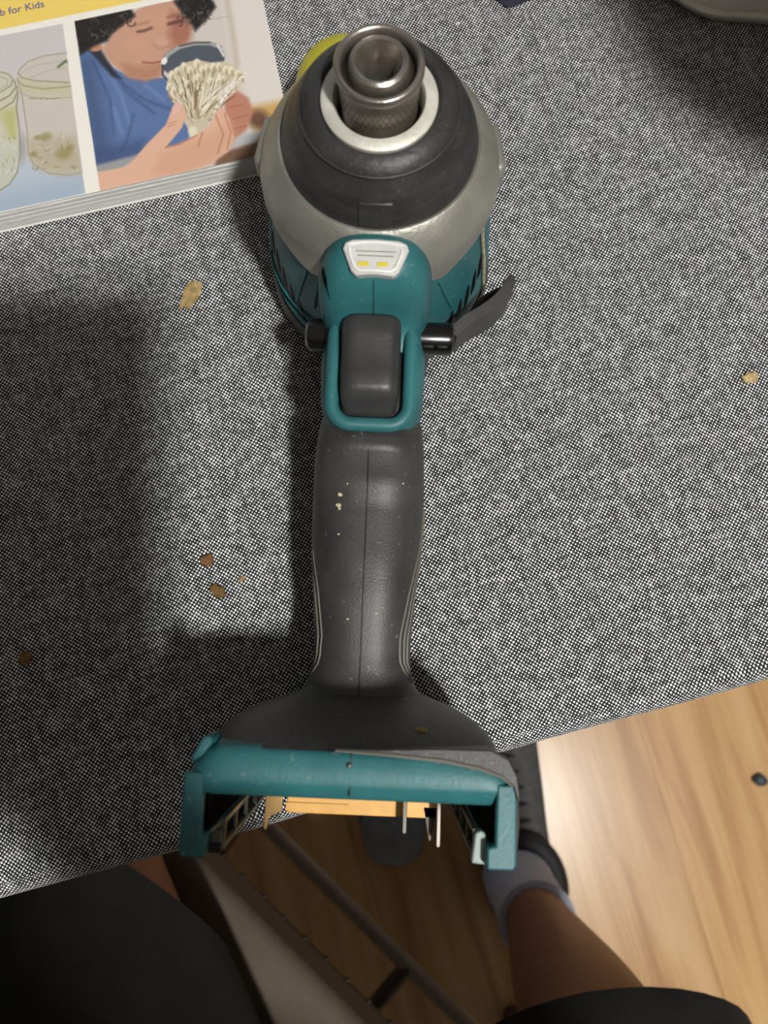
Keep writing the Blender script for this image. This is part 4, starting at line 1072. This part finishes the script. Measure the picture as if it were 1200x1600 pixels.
part(MB().tube(smooth_path([(0.155, -0.264, 0.060), (0.155, -0.268, 0.11), (0.156, -0.272, 0.15), (0.156, -0.274, 0.185)], 4), [0.039] * 4 + [0.038] * 4 + [0.038] * 4 + [0.040], 24, sx=1.0), 'sock', M_SOCK)
part(MB().tube(smooth_path([(-0.195, -0.045, 0.060), (-0.195, -0.05, 0.11), (-0.198, -0.055, 0.16), (-0.2, -0.06, 0.20)], 4), [0.041] * 13, 24), 'sock', M_SOCK)

# phone held over the table (the camera looks out beside its lens)
MC = Matrix.Translation(cam.location) @ cam.rotation_euler.to_matrix().to_4x4()
phone = empty('smartphone', cam.location, 0)
phone.rotation_euler = cam.rotation_euler
tag(phone, 'dark smartphone held over the table by the seated person', 'phone')
MB().box(-0.054, 0.0200, -0.136, 0.0090, 0.004, 0.0118).build('phone_body', M_GLOSS, phone, bevel=0.003, seg=3)
MB().box(-0.0515, 0.0175, -0.1335, 0.0065, 0.01175, 0.0121).build('screen', mat('phone_screen', (20, 22, 26), 0.1), phone)
for x, y in ((-0.018, 0.0), (-0.009, -0.016)):
    MB().lathe([(0.0, 0.0022), (0.0058, 0.0022), (0.0065, 0.003), (0.0065, 0.0042)], 24, x, y).build('lens_ring', M_STEEL_D, phone)

# ================================================================== FLOOR THINGS
slip = empty('slipper', (0.012, -0.262, 0), 0)
tag(slip, 'blue-grey rounded slipper toe on the dark floor seen through the tool foot', 'slipper')
M_SLIP = mat('blue_grey_felt', (128, 134, 138), 0.85, var=0.2, scale=80, bump=0.5, bscale=600)
MB().loft_y([(0.0, 0, 0.014, 0.006, 0.030, 2.4), (0.006, 0, 0.027, 0.005, 0.042, 2.4), (0.02, 0, 0.035, 0.004, 0.052, 2.4), (0.05, 0, 0.040, 0.004, 0.060, 2.4), (0.09, 0, 0.041, 0.004, 0.064, 2.4), (0.12, 0, 0.040, 0.004, 0.058, 2.4)], 36).build('upper', M_SLIP, slip, angle=70)
MB().loft_y([(-0.003, 0, 0.016, 0.0008, 0.012, 3), (0.006, 0, 0.031, 0.0008, 0.012, 3), (0.05, 0, 0.043, 0.0008, 0.012, 3), (0.14, 0, 0.037, 0.0008, 0.012, 3), (0.22, 0, 0.036, 0.0008, 0.012, 3), (0.25, 0, 0.022, 0.0008, 0.012, 3)], 36).build('sole', M_SOLE, slip)
MB().tube([(0.036 * math.cos(math.pi * k / 12), 0.15 + 0.09 * math.sin(math.pi * k / 12), 0.016) for k in range(13)], 0.01, 10).build('heel_rim', M_SLIP, slip)
t_ = MB().ball((0, 0, 0), (0.009, 0.008, 0.005), 12, 8, 0.12, 9).build('bottle_cap', mat('dark_blue_grey_plastic', (62, 70, 78), 0.5))
t_.location = (0.478, -0.166, 0.006)
tag(t_, 'small dark grey scrap on the floor at the right edge', 'scrap')
t_.name = 'floor_scrap'
